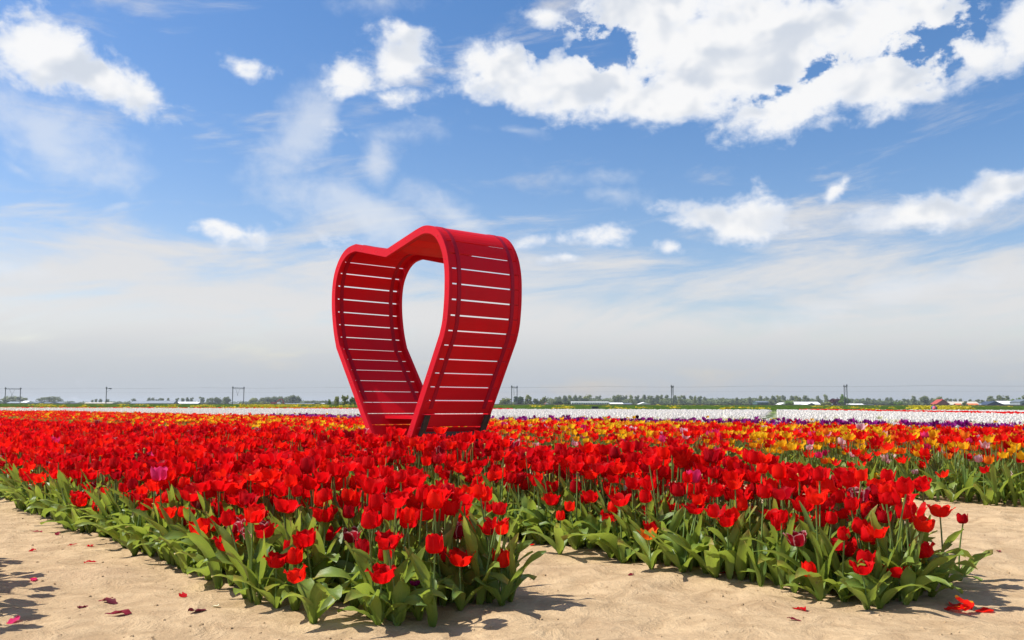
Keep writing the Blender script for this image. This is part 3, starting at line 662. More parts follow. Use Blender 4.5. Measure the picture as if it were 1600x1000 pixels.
# ------------------------------------------------------------------ the heart
def heart_mat(name, c, rough=0.38):
    m, g = mat(name); geo = g.new('ShaderNodeNewGeometry'); tc = g.new('ShaderNodeTexCoord'); oi = g.new('ShaderNodeObjectInfo')
    n = g.noise(tc.outputs['Object'], 2.2, 5, 0.6); f = g.noise(tc.outputs['Object'], 60.0, 3, 0.6)
    cc_ = g.mix(g.step(n, 0.3, 0.7), tuple(x*0.88 for x in c), tuple(x*1.05 for x in c))
    cc_ = g.mix(g.m('MULTIPLY', oi.outputs['Random'], 0.5), cc_, (c[0]*0.62, c[1]*0.8, c[2]*2.0+0.004))
    vz = g.new('ShaderNodeSeparateXYZ'); g.nt.links.new(tc.outputs['Object'], vz.inputs[0])
    stn = g.noise(g.vec(g.m('MULTIPLY', vz.outputs[0], 9.0), g.m('MULTIPLY', vz.outputs[1], 9.0), g.m('MULTIPLY', vz.outputs[2], 1.1)), 2.0, 6, 0.7)
    cc_ = g.mix(g.m('MULTIPLY', g.step(stn, 0.50, 0.75), 0.16), cc_, (0.40, 0.04, 0.04))
    cc_ = g.mix(g.m('MULTIPLY', g.step(f, 0.66, 0.74), 0.35), cc_, (0.25, 0.05, 0.04))
    return finish(m, g, princ(g, cc_, g.step(n, 0.2, 0.8, rough, rough+0.2), 0.16, 0, bump(g, f, 0.12, 0.002)))
M['paint'] = heart_mat('red_paint', (0.68, 0.002, 0.009), 0.45); M['strap'] = heart_mat('painted_strap', (0.40, 0.003, 0.016), 0.4)
M['steel'] = plain('dark_steel', (0.035, 0.028, 0.028), 0.5, 0.3, 12); M['screw'] = plain('screw_zinc', (0.55, 0.50, 0.45), 0.35, 0.1, 3, 0.5, 0.8)
C0 = 7.755; NN0, NN1 = 4.75, 5.61
# outline in the heart's own plane, from the foot of one side over the lobes to the other foot: (offset from its centre, height)
left_pts = [(-0.06,0.0),(0.345,0.52),(0.60,0.85),(0.83,1.15),(0.975,1.36),(1.03,1.50),(1.07,1.65),(1.098,1.83),(1.095,2.03),(1.045,2.20),(0.93,2.345),(0.78,2.425),(0.60,2.445)]
right_pts = [(0.25,0.0),(0.55,0.53),(0.79,0.95),(0.93,1.20),(1.02,1.37),(1.065,1.50),(1.088,1.65),(1.098,1.80),(1.092,2.0),(1.045,2.18),(0.95,2.33),(0.83,2.415),(0.68,2.445),(0.53,2.425)]
def catmull(P, k=6):
    P = [np.array(p, float) for p in P]; out = []
    for i in range(len(P)-1):
        p0 = P[max(i-1, 0)]; p1 = P[i]; p2 = P[i+1]; p3 = P[min(i+2, len(P)-1)]
        for j in range(k):
            t = j/k; out.append(0.5*((2*p1)+(-p0+p2)*t+(2*p0-5*p1+4*p2-p3)*t*t+(-p0+3*p1-3*p2+p3)*t**3))
    out.append(P[-1]); return out
Lp = left_pts[:1]+[tuple(p) for p in catmull(left_pts[4:], 4)]; Rp = right_pts[:1]+[tuple(p) for p in catmull(right_pts[4:], 4)]
path = [(C0+a, b) for a, b in Lp]+[(C0, 2.306)]+[(C0-a, b) for a, b in Rp[::-1]]     # open path in (s, z)
path = np.array(path)
inside_sgn = 1
def offset(path, d):
    out = []
    for i in range(len(path)):
        a = path[i]-path[i-1] if i > 0 else None; b = path[i+1]-path[i] if i < len(path)-1 else None
        def nr(v): v = v/np.linalg.norm(v); return np.array([-v[1], v[0]])
        if a is None: n = nr(b)
        elif b is None: n = nr(a)
        else:
            n = nr(a)+nr(b); n /= np.linalg.norm(n); n = n/max(0.35, float(n @ nr(a)))
        out.append(path[i]+n*d)
    return np.array(out)
# the path goes up on the +s side and over to -s: its inner side is the left-hand normal
def w3(s, z, n): x_, y_ = AN(s, n); return (x_, y_, z)
heart = empty('heart_sculpture', (*AN(C0-0.15, (NN0+NN1)/2), 0), 0, label='tall red slatted heart sculpture standing in the tulip field', category='sculpture')
HO = Vector(heart.location)
def hobj(name, acc, m, **kw):
    a2 = acc; 
    for i in range(len(a2.V)): a2.V[i] = a2.V[i]-np.array(HO)
    sm = kw.pop('smooth', False)
    return obj(name, a2.mesh(name, m if isinstance(m, list) else [m], sm), heart, **kw)
def ribbon(acc, pa, pb, n0, n1, mi=0):
    """closed band between two offset paths, from n0 to n1"""
    k = len(pa); V = []
    for i in range(k): V += [w3(*pa[i], n0), w3(*pb[i], n0), w3(*pb[i], n1), w3(*pa[i], n1)]
    Q = [(i*4+j, i*4+(j+1) % 4, i*4+4+(j+1) % 4, i*4+4+j) for i in range(k-1) for j in range(4)]+[(3, 2, 1, 0), (k*4-4, k*4-3, k*4-2, k*4-1)]
    acc.add(V, Q, mi)
inn = offset(path, 0.074)
for n0, n1 in ((NN0, NN0+0.035), (NN1-0.035, NN1)):
    a = Acc(); ribbon(a, path, inn, n0, n1); hobj('frame', a, M['paint'])
# slats: equal boards laid along the outline with open joints
seg = np.linalg.norm(np.diff(path, axis=0), axis=1); cum = np.concatenate([[0], np.cumsum(seg)]); total = cum[-1]
def at(path_, t): return np.array([np.interp(t, cum, path_[:, 0]), np.interp(t, cum, path_[:, 1])])
i_notch = int(np.argmin(np.abs(path[:, 0]-C0)+np.abs(path[:, 1]-2.306)))
def arc_at_height(z, side):   # arc length where the path crosses height z on a side
    r_ = range(0, i_notch) if side > 0 else range(len(path)-2, i_notch, -1)
    for i in r_:
        z0, z1 = path[i, 1], path[i+1, 1]
        if (z0-z)*(z1-z) <= 0: return cum[i]+(z-z0)/(z1-z0)*seg[i]
o2 = offset(path, 0.003); o3 = offset(path, 0.013)
PITCHS, GAP = 0.1445, 0.0130
def slat(t0, t1):
    ks = [t0]+[c for c in cum if t0+0.01 < c < t1-0.01]+[t1]
    pa = [at(o2, t) for t in ks]; pb = [at(o3, t) for t in ks]; a = Acc(); ribbon(a, pa, pb, NN0+0.0355, NN1-0.0355); return hobj('slat', a, M['paint'])
g_left = arc_at_height(2.31, 1); g_right = arc_at_height(2.0, -1)
t = g_left
while t > 0.12: slat(max(t-PITCHS+GAP/2, 0.0), t-GAP/2); t -= PITCHS
t = g_left
while t < cum[i_notch]-0.03:
    e = min(t+PITCHS, cum[i_notch]+0.0); slat(t+(GAP/2 if t == g_left else 0.002), e-0.002); t = e
t = g_right
while t < total-0.12: slat(t+GAP/2, min(t+PITCHS-GAP/2, total)); t += PITCHS
t = g_right; kk = 0
while t > cum[i_notch]+0.03:
    e = max(t-PITCHS, cum[i_notch]); slat(e+(GAP/2 if kk < 2 else 0.002), t-(GAP/2 if kk < 3 else 0.002)); t = e; kk += 1
# straps: painted steel bands over the slats, outside and inside
tl = arc_at_height(0.80, 1); tr = arc_at_height(0.72, -1)
ks = [tl]+[c for c in cum if tl < c < tr]+[tr]
for (d0, d1) in ((-0.002, 0.0025), (0.0135, 0.018)):
    pa_, pb_ = offset(path, d0), offset(path, d1)
    for n0 in (NN0+0.095, NN1-0.135):
        a = Acc(); ribbon(a, [at(pa_, t) for t in ks], [at(pb_, t) for t in ks], n0, n0+0.04)
        st_ = hobj('strap', a, M['strap'])
# screws along the near frame
for t in np.arange(0.35, total, 0.29):
    p_ = at(offset(path, 0.042), t); x_, y_, z_ = w3(p_[0], p_[1], NN0-0.002); a = Acc(); d3 = np.array([Nv[0], Nv[1], 0])
    a.tube([np.array([x_, y_, z_]), np.array([x_, y_, z_])+d3*0.004], 0.005, 6); hobj('screw', a, M['screw'])
# seat board between the two sides, foot beam, dark brackets
a = Acc(); 
def hbox(a, s0, s1, z0, z1, n0, n1, shear=0.0):
    V = [w3(s, z, n) for (s, z, n) in ((s0,z0,n0),(s1,z0,n0),(s1,z0,n1),(s0,z0,n1),(s0+shear,z1,n0),(s1+shear,z1,n0),(s1+shear,z1,n1),(s0+shear,z1,n1))]
    a.add(V, [(0,3,2,1),(4,5,6,7),(0,1,5,4),(1,2,6,5),(2,3,7,6),(3,0,4,7)])
hbox(a, C0-0.585, C0+0.40, 0.615, 0.645, 5.02, 5.42); hobj('seat', a, M['paint'])
a = Acc(); hbox(a, C0-0.30, C0-0.02, 0.0, 0.06, NN0+0.04, NN1-0.04); hobj('foot_beam', a, M['steel'])
for n0, n1 in ((NN0+0.045, NN0+0.10), (NN1-0.11, NN1-0.045)):
    a = Acc(); dxs = (0.25+(0.60-0)/1.766)
    hbox(a, C0-0.31-0.030, C0-0.31-0.006, 0.05, 0.66, n0, n1, -(0.61/1.766)); hobj('bracket', a, M['steel'])
a = Acc(); hbox(a, C0-0.53-0.05, C0-0.53-0.012, 0.455, 0.50, NN0+0.10, NN1-0.11); hobj('cross_bar', a, M['steel'])

# ------------------------------------------------------------------ fallen petals on the sand
FP = [(56,834,'dry',1.0,'curled dark red petal on the sand, the one highest up beside the leaves'),(90,841,'dry',0.8,'thin dark petal on the sand near a curled one'),(115,857,'crimson',0.7,'small crimson petal near the rim of the bed'),
 (140,858,'crimson',0.8,'crimson petal lying closest to the rim leaves'),(50,866,'crimson',0.7,'little faded crimson petal alone on open sand'),(144,883,'crimson',0.9,'crimson petal with a dark twig shape beside it midway down the sand'),
 (53,917,'magenta',0.8,'pinkish petal at the tip of the long shadow'),(164,942,'dry',0.8,'dark petal above a brownish one'),(175,946,'dry',1.1,'brownish crumpled petal below a smaller dark one'),(131,953,'dry',0.8,'small dark ball of petal with a yellow speck'),
 (182,965,'dry',1.3,'largest dried dark purple petal on the sand'),(287,938,'crimson',0.9,'crimson three cornered petal alone on the sand'),(311,959,'dry',1.0,'flat dark petal with a twig like tail'),(335,951,'cream',0.6,'tiny white petal scrap on the sand'),
 (20,974,'magenta',0.9,'magenta petal at the low corner of the long shadow'),(829,855,'red',0.9,'red petal scraps on the path between the beds'),(1248,954,'crimson',0.9,'crimson petal on the sand before the second bed'),
 (986,901,'dry',0.6,'tiny dark petal crumb on the path'),(1244,971,'dry',0.7,'thin dried petal below the crimson one'),(1560,852,'dry',0.6,'dark petal on the bright sand beyond the tip of the second bed'),(1130,898,'crimson',0.6,'small crimson petal by the second bed leaves'),
 (392,929,'dry',1.5,'large withered purple brown petals at the rim near the front corner')]
for i, (px, py, c_, sc_, lab) in enumerate(FP):
    x_, y_ = on_z(px, py); V, Q, pt = petal(5, 7, L=0.07, W_=0.022, op=30, Rc=0.025, cup=40, wav=0.12, seed=900+i); V = roty(V, R(random.Random(i).uniform(48, 75))); V = V-np.array([0.03, 0, V[:, 2].min()])
    o = obj('fallen_petal', mesh('fallen_petal', V*np.array([1, 1, 0.8]), Q, [M[c_]], None, pt), label=lab, category='petal', group='fallen petals on the sand'); o.location = (x_, y_, float(ground_z(x_, y_))+0.001); o.rotation_euler = (0, 0, i*1.9); o.scale = (sc_,)*3
x_, y_ = on_z(1509, 948); fl = empty('fallen_tulip', (x_, y_, float(ground_z(x_, y_))), 0, label='fallen red tulip head lying on the sand at the tip of the second bed', category='tulip')
for j in range(5):
    V, Q, pt = petal(5, 7, op=25, cup=50, Rc=0.03, seed=70+j, wav=0.06); V = roty(V, R(60+8*j)); V[:, 2] -= V[:, 2].min(); o = obj('petal', mesh('petal', V, Q, [M['scarlet']], None, pt), fl); o.rotation_euler = (0, 0, j*1.3); o.location = (0.03*math.cos(j*2.2), 0.03*math.sin(j*2.2), 0.004*j)

# ------------------------------------------------------------------ railway
M['galv'] = plain('galvanised_mast', (0.12, 0.13, 0.14), 0.6); M['ballast'] = plain('ballast', (0.055, 0.045, 0.04), 0.9, 0.4, 1.0); M['rail'] = plain('rusty_rail', (0.10, 0.06, 0.04), 0.5)
def rw(t, off=0.0): p = RW0+RWd*t+RWn*off; return float(p[0]), float(p[1])
RZ = 0.72
acc = Acc(); V = []; L0, L1 = -260, 760
for t in np.arange(L0, L1+1, 20):
    for (o_, z_) in ((-6.5, RZ-0.35), (-4.5, RZ+0.55), (4.5, RZ+0.55), (6.5, RZ-0.35)): V.append((*rw(t, o_), z_))
n = len(V)//4; Q = [(i*4+j, i*4+4+j, i*4+5+j, i*4+1+j) for i in range(n-1) for j in range(3)]; acc.add(V, Q)
obj('railway_bed', acc.mesh('railway_bed', [M['ballast']], False), kind='structure')
for o_ in (-3.2, -1.75, 1.75, 3.2):
    a = Acc(); a.box((0, -0.04, 0), (1, 0.04, 0.16)); me = a.mesh('rail', [M['rail']], False); r_ = obj('rail', me, label=f'rusty steel rail on the ballast, {["nearer pair outer", "nearer pair inner", "farther pair inner", "farther pair outer"][[-3.2, -1.75, 1.75, 3.2].index(o_)]} one', category='rail', group='rails of the railway')
    p = rw(L0, o_); r_.location = (p[0], p[1], RZ+0.552); r_.rotation_euler = (0, 0, math.atan2(RWd[1], RWd[0])); r_.scale = (L1-L0, 1, 1)
def t_of_px(px):
    u = (px-800)/FPX/math.cos(PITCH)*0.9955; return (u*RW0[1]-RW0[0])/(RWd[0]-u*RWd[1])
MH = 7.6
def portal(px, kind, lab):
    t = t_of_px(px); p = rw(t); e = empty('catenary_portal', (p[0], p[1], RZ-0.3), math.atan2(RWd[1], RWd[0]), label=lab, category='mast', group='overhead line masts along the railway')
    for s_ in ((-1, 1) if kind == 2 else (-1,)):
        a = Acc(); a.box((-0.13, s_*4.6-0.13, 0), (0.13, s_*4.6+0.13, MH+(0.9 if s_ < 0 or kind == 2 else 0.4))); obj('mast', a.mesh('mast', [M['galv']], False), e)
        a = Acc(); a.box((-0.3, s_*4.6-0.3, 0), (0.3, s_*4.6+0.3, 0.5)); obj('footing', a.mesh('footing', [M['concrete']], False), e)
        a = Acc(); a.box((-0.25, s_*4.6-0.3, MH+0.1), (0.25, s_*4.6+0.3, MH+0.55)); obj('head_box', a.mesh('head_box', [M['galv']], False), e)
    if kind == 2:
        a = Acc()
        for z_ in (MH-0.15, MH+0.35): a.box((-0.07, -4.6, z_), (0.07, 4.6, z_+0.1))
        for q in range(10): a.tube([(0, -4.5+q*0.9, MH-0.1), (0, -4.5+(q+1)*0.9, MH+0.38)] if q % 2 else [(0, -4.5+q*0.9, MH+0.38), (0, -4.5+(q+1)*0.9, MH-0.1)], 0.05, 4)
        obj('cross_girder', a.mesh('cross_girder', [M['galv']], False), e)
        a = Acc(); a.tube([(0, -2.4, MH), (0, -0.6, MH-2.6)], 0.05, 4); a.tube([(0, 1.2, MH), (0, -0.6, MH-2.6)], 0.05, 4); a.box((-0.05, -0.75, MH-3.1), (0.05, -0.45, MH-2.5)); obj('drop_bracket', a.mesh('drop_bracket', [M['galv']], False), e)
    else:
        a = Acc(); a.box((-0.06, -4.6, MH-0.1), (0.06, -1.2, MH+0.05)); a.tube([(0, -4.6, MH-1.6), (0, -1.4, MH-0.1)], 0.05, 4); a.box((-0.1, -3.2, MH-0.1), (0.1, -1.2, MH+0.35)); obj('side_arm', a.mesh('side_arm', [M['galv']], False), e)
M['concrete'] = plain('concrete', (0.40, 0.37, 0.33), 0.9)
portal(23, 2, 'widest catenary portal, standing before a round grove of trees'); portal(179, 1, 'single catenary mast with one side arm'); portal(374, 2, 'catenary portal with drop bracket beside a low grove')
portal(590, 2, 'catenary portal hidden behind the red heart'); portal(804, 2, 'narrow catenary portal beside a dark round tree, just past the heart'); portal(1050, 2, 'nearly edge-on catenary portal before a row of pollarded trees'); portal(1320, 2, 'tallest looking catenary portal beside the copper beech')
for i, (o_, z_, w_) in enumerate(((-1.6, MH+RZ+0.1, 'upper wire of the nearer track'), (-1.6, MH+RZ-2.0, 'lower wire of the nearer track'), (1.6, MH+RZ+0.2, 'upper wire of the farther track'))):
    a = Acc(); pts = [(*rw(t, o_), z_-(0.35 if i != 1 else 0.05)*math.sin(math.pi*((t+20) % 60)/60)) for t in np.arange(-260, 760, 10)]; a.tube(pts, 0.016, 3)
    obj('overhead_wire', a.mesh('overhead_wire', [M['galv']]), label=w_+' strung between the railway masts', category='wire', group='overhead wires')

# ------------------------------------------------------------------ far buildings
def bm(name, c): M[name] = plain(name, c, 0.7, 0.1, 0.4)
bm('white_wall', (0.72, 0.72, 0.70)); bm('cream_roof', (0.55, 0.50, 0.40)); bm('grey_roof', (0.22, 0.25, 0.28)); bm('dark_wall', (0.045, 0.055, 0.065)); bm('slate', (0.13, 0.16, 0.19)); bm('brick', (0.22, 0.07, 0.045)); bm('red_roof', (0.36, 0.05, 0.035)); bm('orange_roof', (0.62, 0.17, 0.05))
bm('navy', (0.03, 0.05, 0.09)); bm('teal', (0.05, 0.10, 0.10)); bm('window', (0.06, 0.08, 0.10)); bm('glass', (0.24, 0.29, 0.32)); bm('white_roof', (0.80, 0.80, 0.79)); bm('brown', (0.12, 0.07, 0.05))
GZ = 0.4
DS = 1.9
def building(name, lab, x0, x1, ytop, Y_, wall, roof, eave=0.6, gable='long', depth=14, nwin=0, door=None, group=None, sign=None):
    Y_ = Y_*DS
    """a building between photo columns x0 and x1 whose top stands at row ytop; ridge across ('long') or towards the viewer ('end')"""
    X0 = (x0-800)/FPX*Y_; X1 = (x1-800)/FPX*Y_; zt = H+(horizon((x0+x1)/2)-ytop)/FPX*Y_; hgt = zt-GZ; w = X1-X0; he = hgt*eave
    e = empty(name, ((X0+X1)/2, Y_, GZ), 0, label=lab, category='house' if 'house' in name and 'glass' not in name else name.split('_')[-1], **({'group': group} if group else {}))
    a = Acc(); h2 = w/2
    if gable == 'end':
        V = [(-h2,0,0),(h2,0,0),(h2,0,he),(0,0,hgt),(-h2,0,he),(-h2,depth,0),(h2,depth,0),(h2,depth,he),(0,depth,hgt),(-h2,depth,he)]
        a.add(V, [(0,1,2,4),(4,2,3,3),(5,9,7,6),(9,8,8,7),(0,4,9,5),(1,6,7,2)]); a.Q[0] = np.array([(0,1,2,4),(5,9,7,6),(0,4,9,5),(1,6,7,2)]); a.m[0] = np.zeros(4)
        a.add([(-h2,0,he),(h2,0,he),(h2*0.02,0,hgt),(-h2*0.02,0,hgt)], [(0,1,2,3)]); a.add([(-h2,depth,he),(h2,depth,he),(h2*0.02,depth,hgt),(-h2*0.02,depth,hgt)], [(3,2,1,0)])
    else:
        a.box((-h2, 0, 0), (h2, depth, he)); 
        for s_ in (-1, 1): a.add([(s_*h2,0,he),(s_*h2,depth,he),(s_*h2,depth*0.51,hgt),(s_*h2,depth*0.49,hgt)], [(0,1,2,3)])
    obj('wall', a.mesh('wall', [M[wall]], False), e); a = Acc(); th = 0.15; ov = 0.35
    if gable == 'end':
        for s_ in (-1, 1):
            a.add([(s_*(h2+ov),-ov,he-0.1),(0,-ov,hgt+0.02),(0,depth+ov,hgt+0.02),(s_*(h2+ov),depth+ov,he-0.1),(s_*(h2+ov),-ov,he-0.1+th),(0,-ov,hgt+0.02+th),(0,depth+ov,hgt+0.02+th),(s_*(h2+ov),depth+ov,he-0.1+th)], [(0,1,2,3),(4,7,6,5),(0,4,5,1),(3,2,6,7),(0,3,7,4)])
    else:
        for y0_, y1_ in ((-ov, depth/2), (depth+ov, depth/2)):
            a.add([(-h2-ov,y0_,he-0.1),(h2+ov,y0_,he-0.1),(h2+ov,y1_,hgt+0.02),(-h2-ov,y1_,hgt+0.02),(-h2-ov,y0_,he-0.1+th),(h2+ov,y0_,he-0.1+th),(h2+ov,y1_,hgt+0.02+th),(-h2-ov,y1_,hgt+0.02+th)], [(0,1,2,3),(4,7,6,5),(0,4,5,1),(0,3,7,4),(1,5,6,2)])
    rf = obj('roof', a.mesh('roof', [M[roof]], False), e)
    for i in range(nwin):
        cx_ = -h2+w*(i+0.5)/nwin; ww = min(w/nwin*0.5, 2.0)/2; a = Acc(); a.box((cx_-ww, -0.06, he*0.42), (cx_+ww, 0.02, he*0.80)); obj('window', a.mesh('window', [M['window']], False), e)
    if door is not None: a = Acc(); a.box((-h2+w*door-1.3, -0.08, 0), (-h2+w*door+1.3, 0.02, he*0.72)); obj('door', a.mesh('door', [M['white_wall' if wall in ('navy', 'dark_wall', 'teal') else 'brown']], False), e)
    if sign: a = Acc(); a.box((-h2*0.62, -0.2, he*0.62), (h2*0.25, -0.05, he*1.02)); obj('fascia_board', a.mesh('fascia_board', [M['white_roof']], False), e)
    return e, rf, hgt
building('glass_house', 'low blue grey glasshouse at the frame edge before the first grove', -30, 12, 627.5, 520, 'glass', 'grey_roof', 0.7)
building('glass_house', 'low glasshouse between the posts of the widest portal', 14, 34, 627.8, 500, 'slate', 'glass', 0.6)
building('farm_shed', 'small shed with white roof just past the widest portal', 36, 45, 626.6, 480, 'white_wall', 'white_roof', 0.6)
building('glass_house', 'grey glasshouse between the first grove and the second', 45, 62, 627.6, 500, 'glass', 'slate', 0.6)
building('farm_shed', 'brown shed below the second grove', 62, 80, 628.5, 510, 'brown', 'slate', 0.6, nwin=3)
building('farm_shed', 'small dark shed with pale front next to the second grove', 82, 96, 628, 500, 'slate', 'grey_roof', 0.6, 'end')
building('farm_shed', 'tiny dark gabled shed on its own', 108, 115, 629, 500, 'dark_wall', 'slate', 0.5, 'end')
building('long_barn', 'long low barn with pale roof left of the single mast'.replace('left of', 'next to'), 133, 176, 629, 520, 'slate', 'cream_roof', 0.4)
building('barn', 'dark gabled barn with pale roof, first of the farm group', 207, 232, 627, 470, 'dark_wall', 'grey_roof', 0.45)
building('barn', 'largest dark barn with light grey roof in the farm group', 231, 273, 626.3, 455, 'dark_wall', 'grey_roof', 0.45, nwin=0, door=0.3)
building('glass_house', 'white roofed glasshouse joined to the dark barns', 272, 311, 628, 480, 'slate', 'white_roof', 0.45)
building('glass_house', 'pale low glasshouse behind the third portal', 350, 372, 630, 520, 'glass', 'grey_roof', 0.5)
building('farm_shed', 'small shed with tan roof beside the red crane arm', 429, 436, 628.6, 430, 'brown', 'cream_roof', 0.4, 'end')
building('long_barn', 'long low grey barn before the big poplar grove', 445, 490, 630.3, 440, 'slate', 'grey_roof', 0.5)
building('farm_shed', 'small white gabled shed near the willow trees', 499, 507, 630, 430, 'white_wall', 'white_roof', 0.4, 'end')
building('farm_house', 'small pale house between round trees just past the heart', 828, 837, 627.5, 440, 'white_wall', 'slate', 0.5, nwin=2)
building('farm_house', 'house with reddish roof behind bushes near the long white block', 851, 858, 628.5, 440, 'white_wall', 'red_roof', 0.5, 'end', nwin=1)
building('office_block', 'long white flat block with a row of windows', 893, 951, 628, 400, 'white_wall', 'white_roof', 0.92, nwin=16, depth=12)
building('long_barn', 'cream low extension next to the long white block', 951.5, 973, 629.4, 402, 'cream_roof', 'white_roof', 0.7)
building('farm_shed', 'low dark blue shed next to the cream extension', 974, 987, 630, 405, 'navy', 'slate', 0.7)
building('greenhouse_tent', 'white shallow gabled tent hall before the pollarded trees', 993, 1021, 628.8, 400, 'white_wall', 'white_roof', 0.25, 'end')
building('farm_shed', 'dark teal boxy shed before the long wood', 1182, 1200, 627, 380, 'teal', 'slate', 0.8)
building('farm_shed', 'white gabled shed partly behind a bright green bush', 1217, 1232, 629.5, 370, 'white_wall', 'white_roof', 0.4, 'end')
building('barn', 'green walled barn with long white roof', 1238, 1280, 628.2, 375, 'teal', 'white_roof', 0.5, door=0.3)
building('barn', 'low grey gabled annexe before the long white roof', 1257, 1275, 629.8, 365, 'slate', 'white_roof', 0.35, 'end')
building('long_barn', 'white low hall just past the tallest looking portal', 1325, 1350, 631, 365, 'cream_roof', 'white_roof', 0.5)
building('long_barn', 'grey very low shed past the white low hall', 1350, 1368, 632.4, 365, 'slate', 'grey_roof', 0.6)
e, rf, hg = building('brick_house', 'red brick house with steep red tiled gable roof', 1461, 1481, 624.4, 350, 'brick', 'red_roof', 0.42, 'end', nwin=2, depth=9)
a = Acc(); a.box((1.0, 4, hg-2.0), (1.8, 4.8, hg+0.8)); c_ = obj('chimney', a.mesh('chimney', [M['brick']], False), e)
building('long_barn', 'long barn with cream roof behind the orange roofs', 1479, 1529, 627.8, 385, 'cream_roof', 'cream_roof', 0.45)
building('farm_shed', 'low shed with orange roof beside the brick house', 1494, 1502, 630.8, 345, 'brown', 'orange_roof', 0.35, depth=8)
building('farm_shed', 'wider low shed with orange roof behind bare bushes', 1512, 1528, 630.8, 345, 'brown', 'orange_roof', 0.35, depth=8)
building('barn', 'dark navy gabled barn with white board on its front', 1536, 1569, 627.4, 350, 'navy', 'navy', 0.30, 'end', sign=True)
building('farm_shed', 'pale blue lean shed at the flank of the navy barn', 1526, 1537, 631, 352, 'glass', 'grey_roof', 0.4)
building('long_barn', 'white roofed hall behind the navy barn', 1562, 1592, 626.8, 372, 'white_wall', 'white_roof', 0.5)
building('farm_house', 'grey tall house at the frame edge with slate roof', 1591, 1612, 624.3, 350, 'grey_roof', 'slate', 0.7, 'end', nwin=2)
# red crane arm of a digger
xq = (438-800)/FPX*760; e = empty('excavator', (xq, 760, GZ), 0, label='small red digger with raised arm before the big grove', category='excavator')
e.scale = (1.9,)*3
M['digger'] = plain('digger_red', (0.50, 0.03, 0.02), 0.5)
a = Acc(); a.box((-3.4, -1, 0.7), (-1.2, 1, 1.5)); obj('body', a.mesh('body', [M['digger']], False), e); a = Acc(); a.box((-2.4, -0.6, 1.5), (-1.4, 0.6, 2.5)); obj('cab', a.mesh('cab', [M['window']], False), e)
for s_ in (-1, 1): a = Acc(); a.box((-3.6, s_*1.0-0.25, 0), (-1.0, s_*1.0+0.25, 0.7)); obj('track', a.mesh('track', [M['dark_wall']], False), e)
a = Acc(); a.tube([(-1.4, 0, 1.3), (0.0, 0, 2.6), (1.3, 0, 2.9)], [0.25, 0.28, 0.18], 4); obj('boom', a.mesh('boom', [M['digger']], False), e); a = Acc(); a.tube([(1.3, 0, 2.9), (1.9, 0, 1.5)], [0.18, 0.12], 4); a.box((1.6, -0.4, 1.0), (2.2, 0.4, 1.6)); obj('bucket_arm', a.mesh('bucket_arm', [M['digger']], False), e)
# ------------------------------------------------------------------ trees
def foliage_mat(name, a_, b_):
    m, g = mat(name); oi = g.new('ShaderNodeObjectInfo'); at_ = g.new('ShaderNodeAttribute', attribute_name='pt'); s = g.new('ShaderNodeSeparateXYZ'); g.nt.links.new(at_.outputs['Vector'], s.inputs[0])
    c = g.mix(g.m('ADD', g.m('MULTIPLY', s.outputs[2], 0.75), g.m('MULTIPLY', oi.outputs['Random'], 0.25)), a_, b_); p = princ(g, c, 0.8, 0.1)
    t = g.new('ShaderNodeBsdfTranslucent'); g.put(t.inputs[0], c); mx = g.new('ShaderNodeMixShader'); mx.inputs[0].default_value = 0.3; g.nt.links.new(p, mx.inputs[1]); g.nt.links.new(t.outputs[0], mx.inputs[2]); return finish(m, g, mx.outputs[0])
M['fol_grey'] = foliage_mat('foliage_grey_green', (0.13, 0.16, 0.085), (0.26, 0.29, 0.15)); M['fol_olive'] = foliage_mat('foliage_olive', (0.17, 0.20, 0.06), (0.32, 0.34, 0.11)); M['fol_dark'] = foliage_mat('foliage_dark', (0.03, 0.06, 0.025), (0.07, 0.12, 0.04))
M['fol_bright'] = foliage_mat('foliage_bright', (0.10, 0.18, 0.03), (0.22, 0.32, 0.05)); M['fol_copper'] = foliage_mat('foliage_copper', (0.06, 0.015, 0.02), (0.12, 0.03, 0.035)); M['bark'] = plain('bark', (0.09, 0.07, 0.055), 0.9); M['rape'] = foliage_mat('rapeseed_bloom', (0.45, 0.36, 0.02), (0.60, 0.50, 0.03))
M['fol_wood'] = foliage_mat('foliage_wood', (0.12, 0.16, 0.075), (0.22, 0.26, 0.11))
def leaf_cloud(n, lobes, size, seed, acc, mi=0, thin=0.55):
    r_ = np.random.default_rng(seed); L = np.array(lobes); pick = r_.integers(0, len(L), n); d = r_.normal(size=(n, 3)); d /= np.linalg.norm(d, axis=1)[:, None]
    rad = r_.random(n)**thin; c = L[pick, :3]+d*rad[:, None]*L[pick, 3:6]
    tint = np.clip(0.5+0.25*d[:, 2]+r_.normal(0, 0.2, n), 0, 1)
    nrm = d*0.8+r_.normal(size=(n, 3))*0.6; nrm /= np.linalg.norm(nrm, axis=1)[:, None]; a_ = np.cross(nrm, [0.1, 0.2, 1.0]); a_ /= np.linalg.norm(a_, axis=1)[:, None]; b_ = np.cross(nrm, a_); s_ = size*r_.uniform(0.6, 1.4, n)[:, None]
    V = np.stack([c-a_*s_, c-b_*s_*0.7, c+a_*s_, c+b_*s_*0.7], 1).reshape(-1, 3); Q = np.arange(4*n).reshape(n, 4)
    acc.add(V, Q, mi, np.stack([np.zeros(4*n), np.zeros(4*n), np.repeat(tint, 4)], 1))
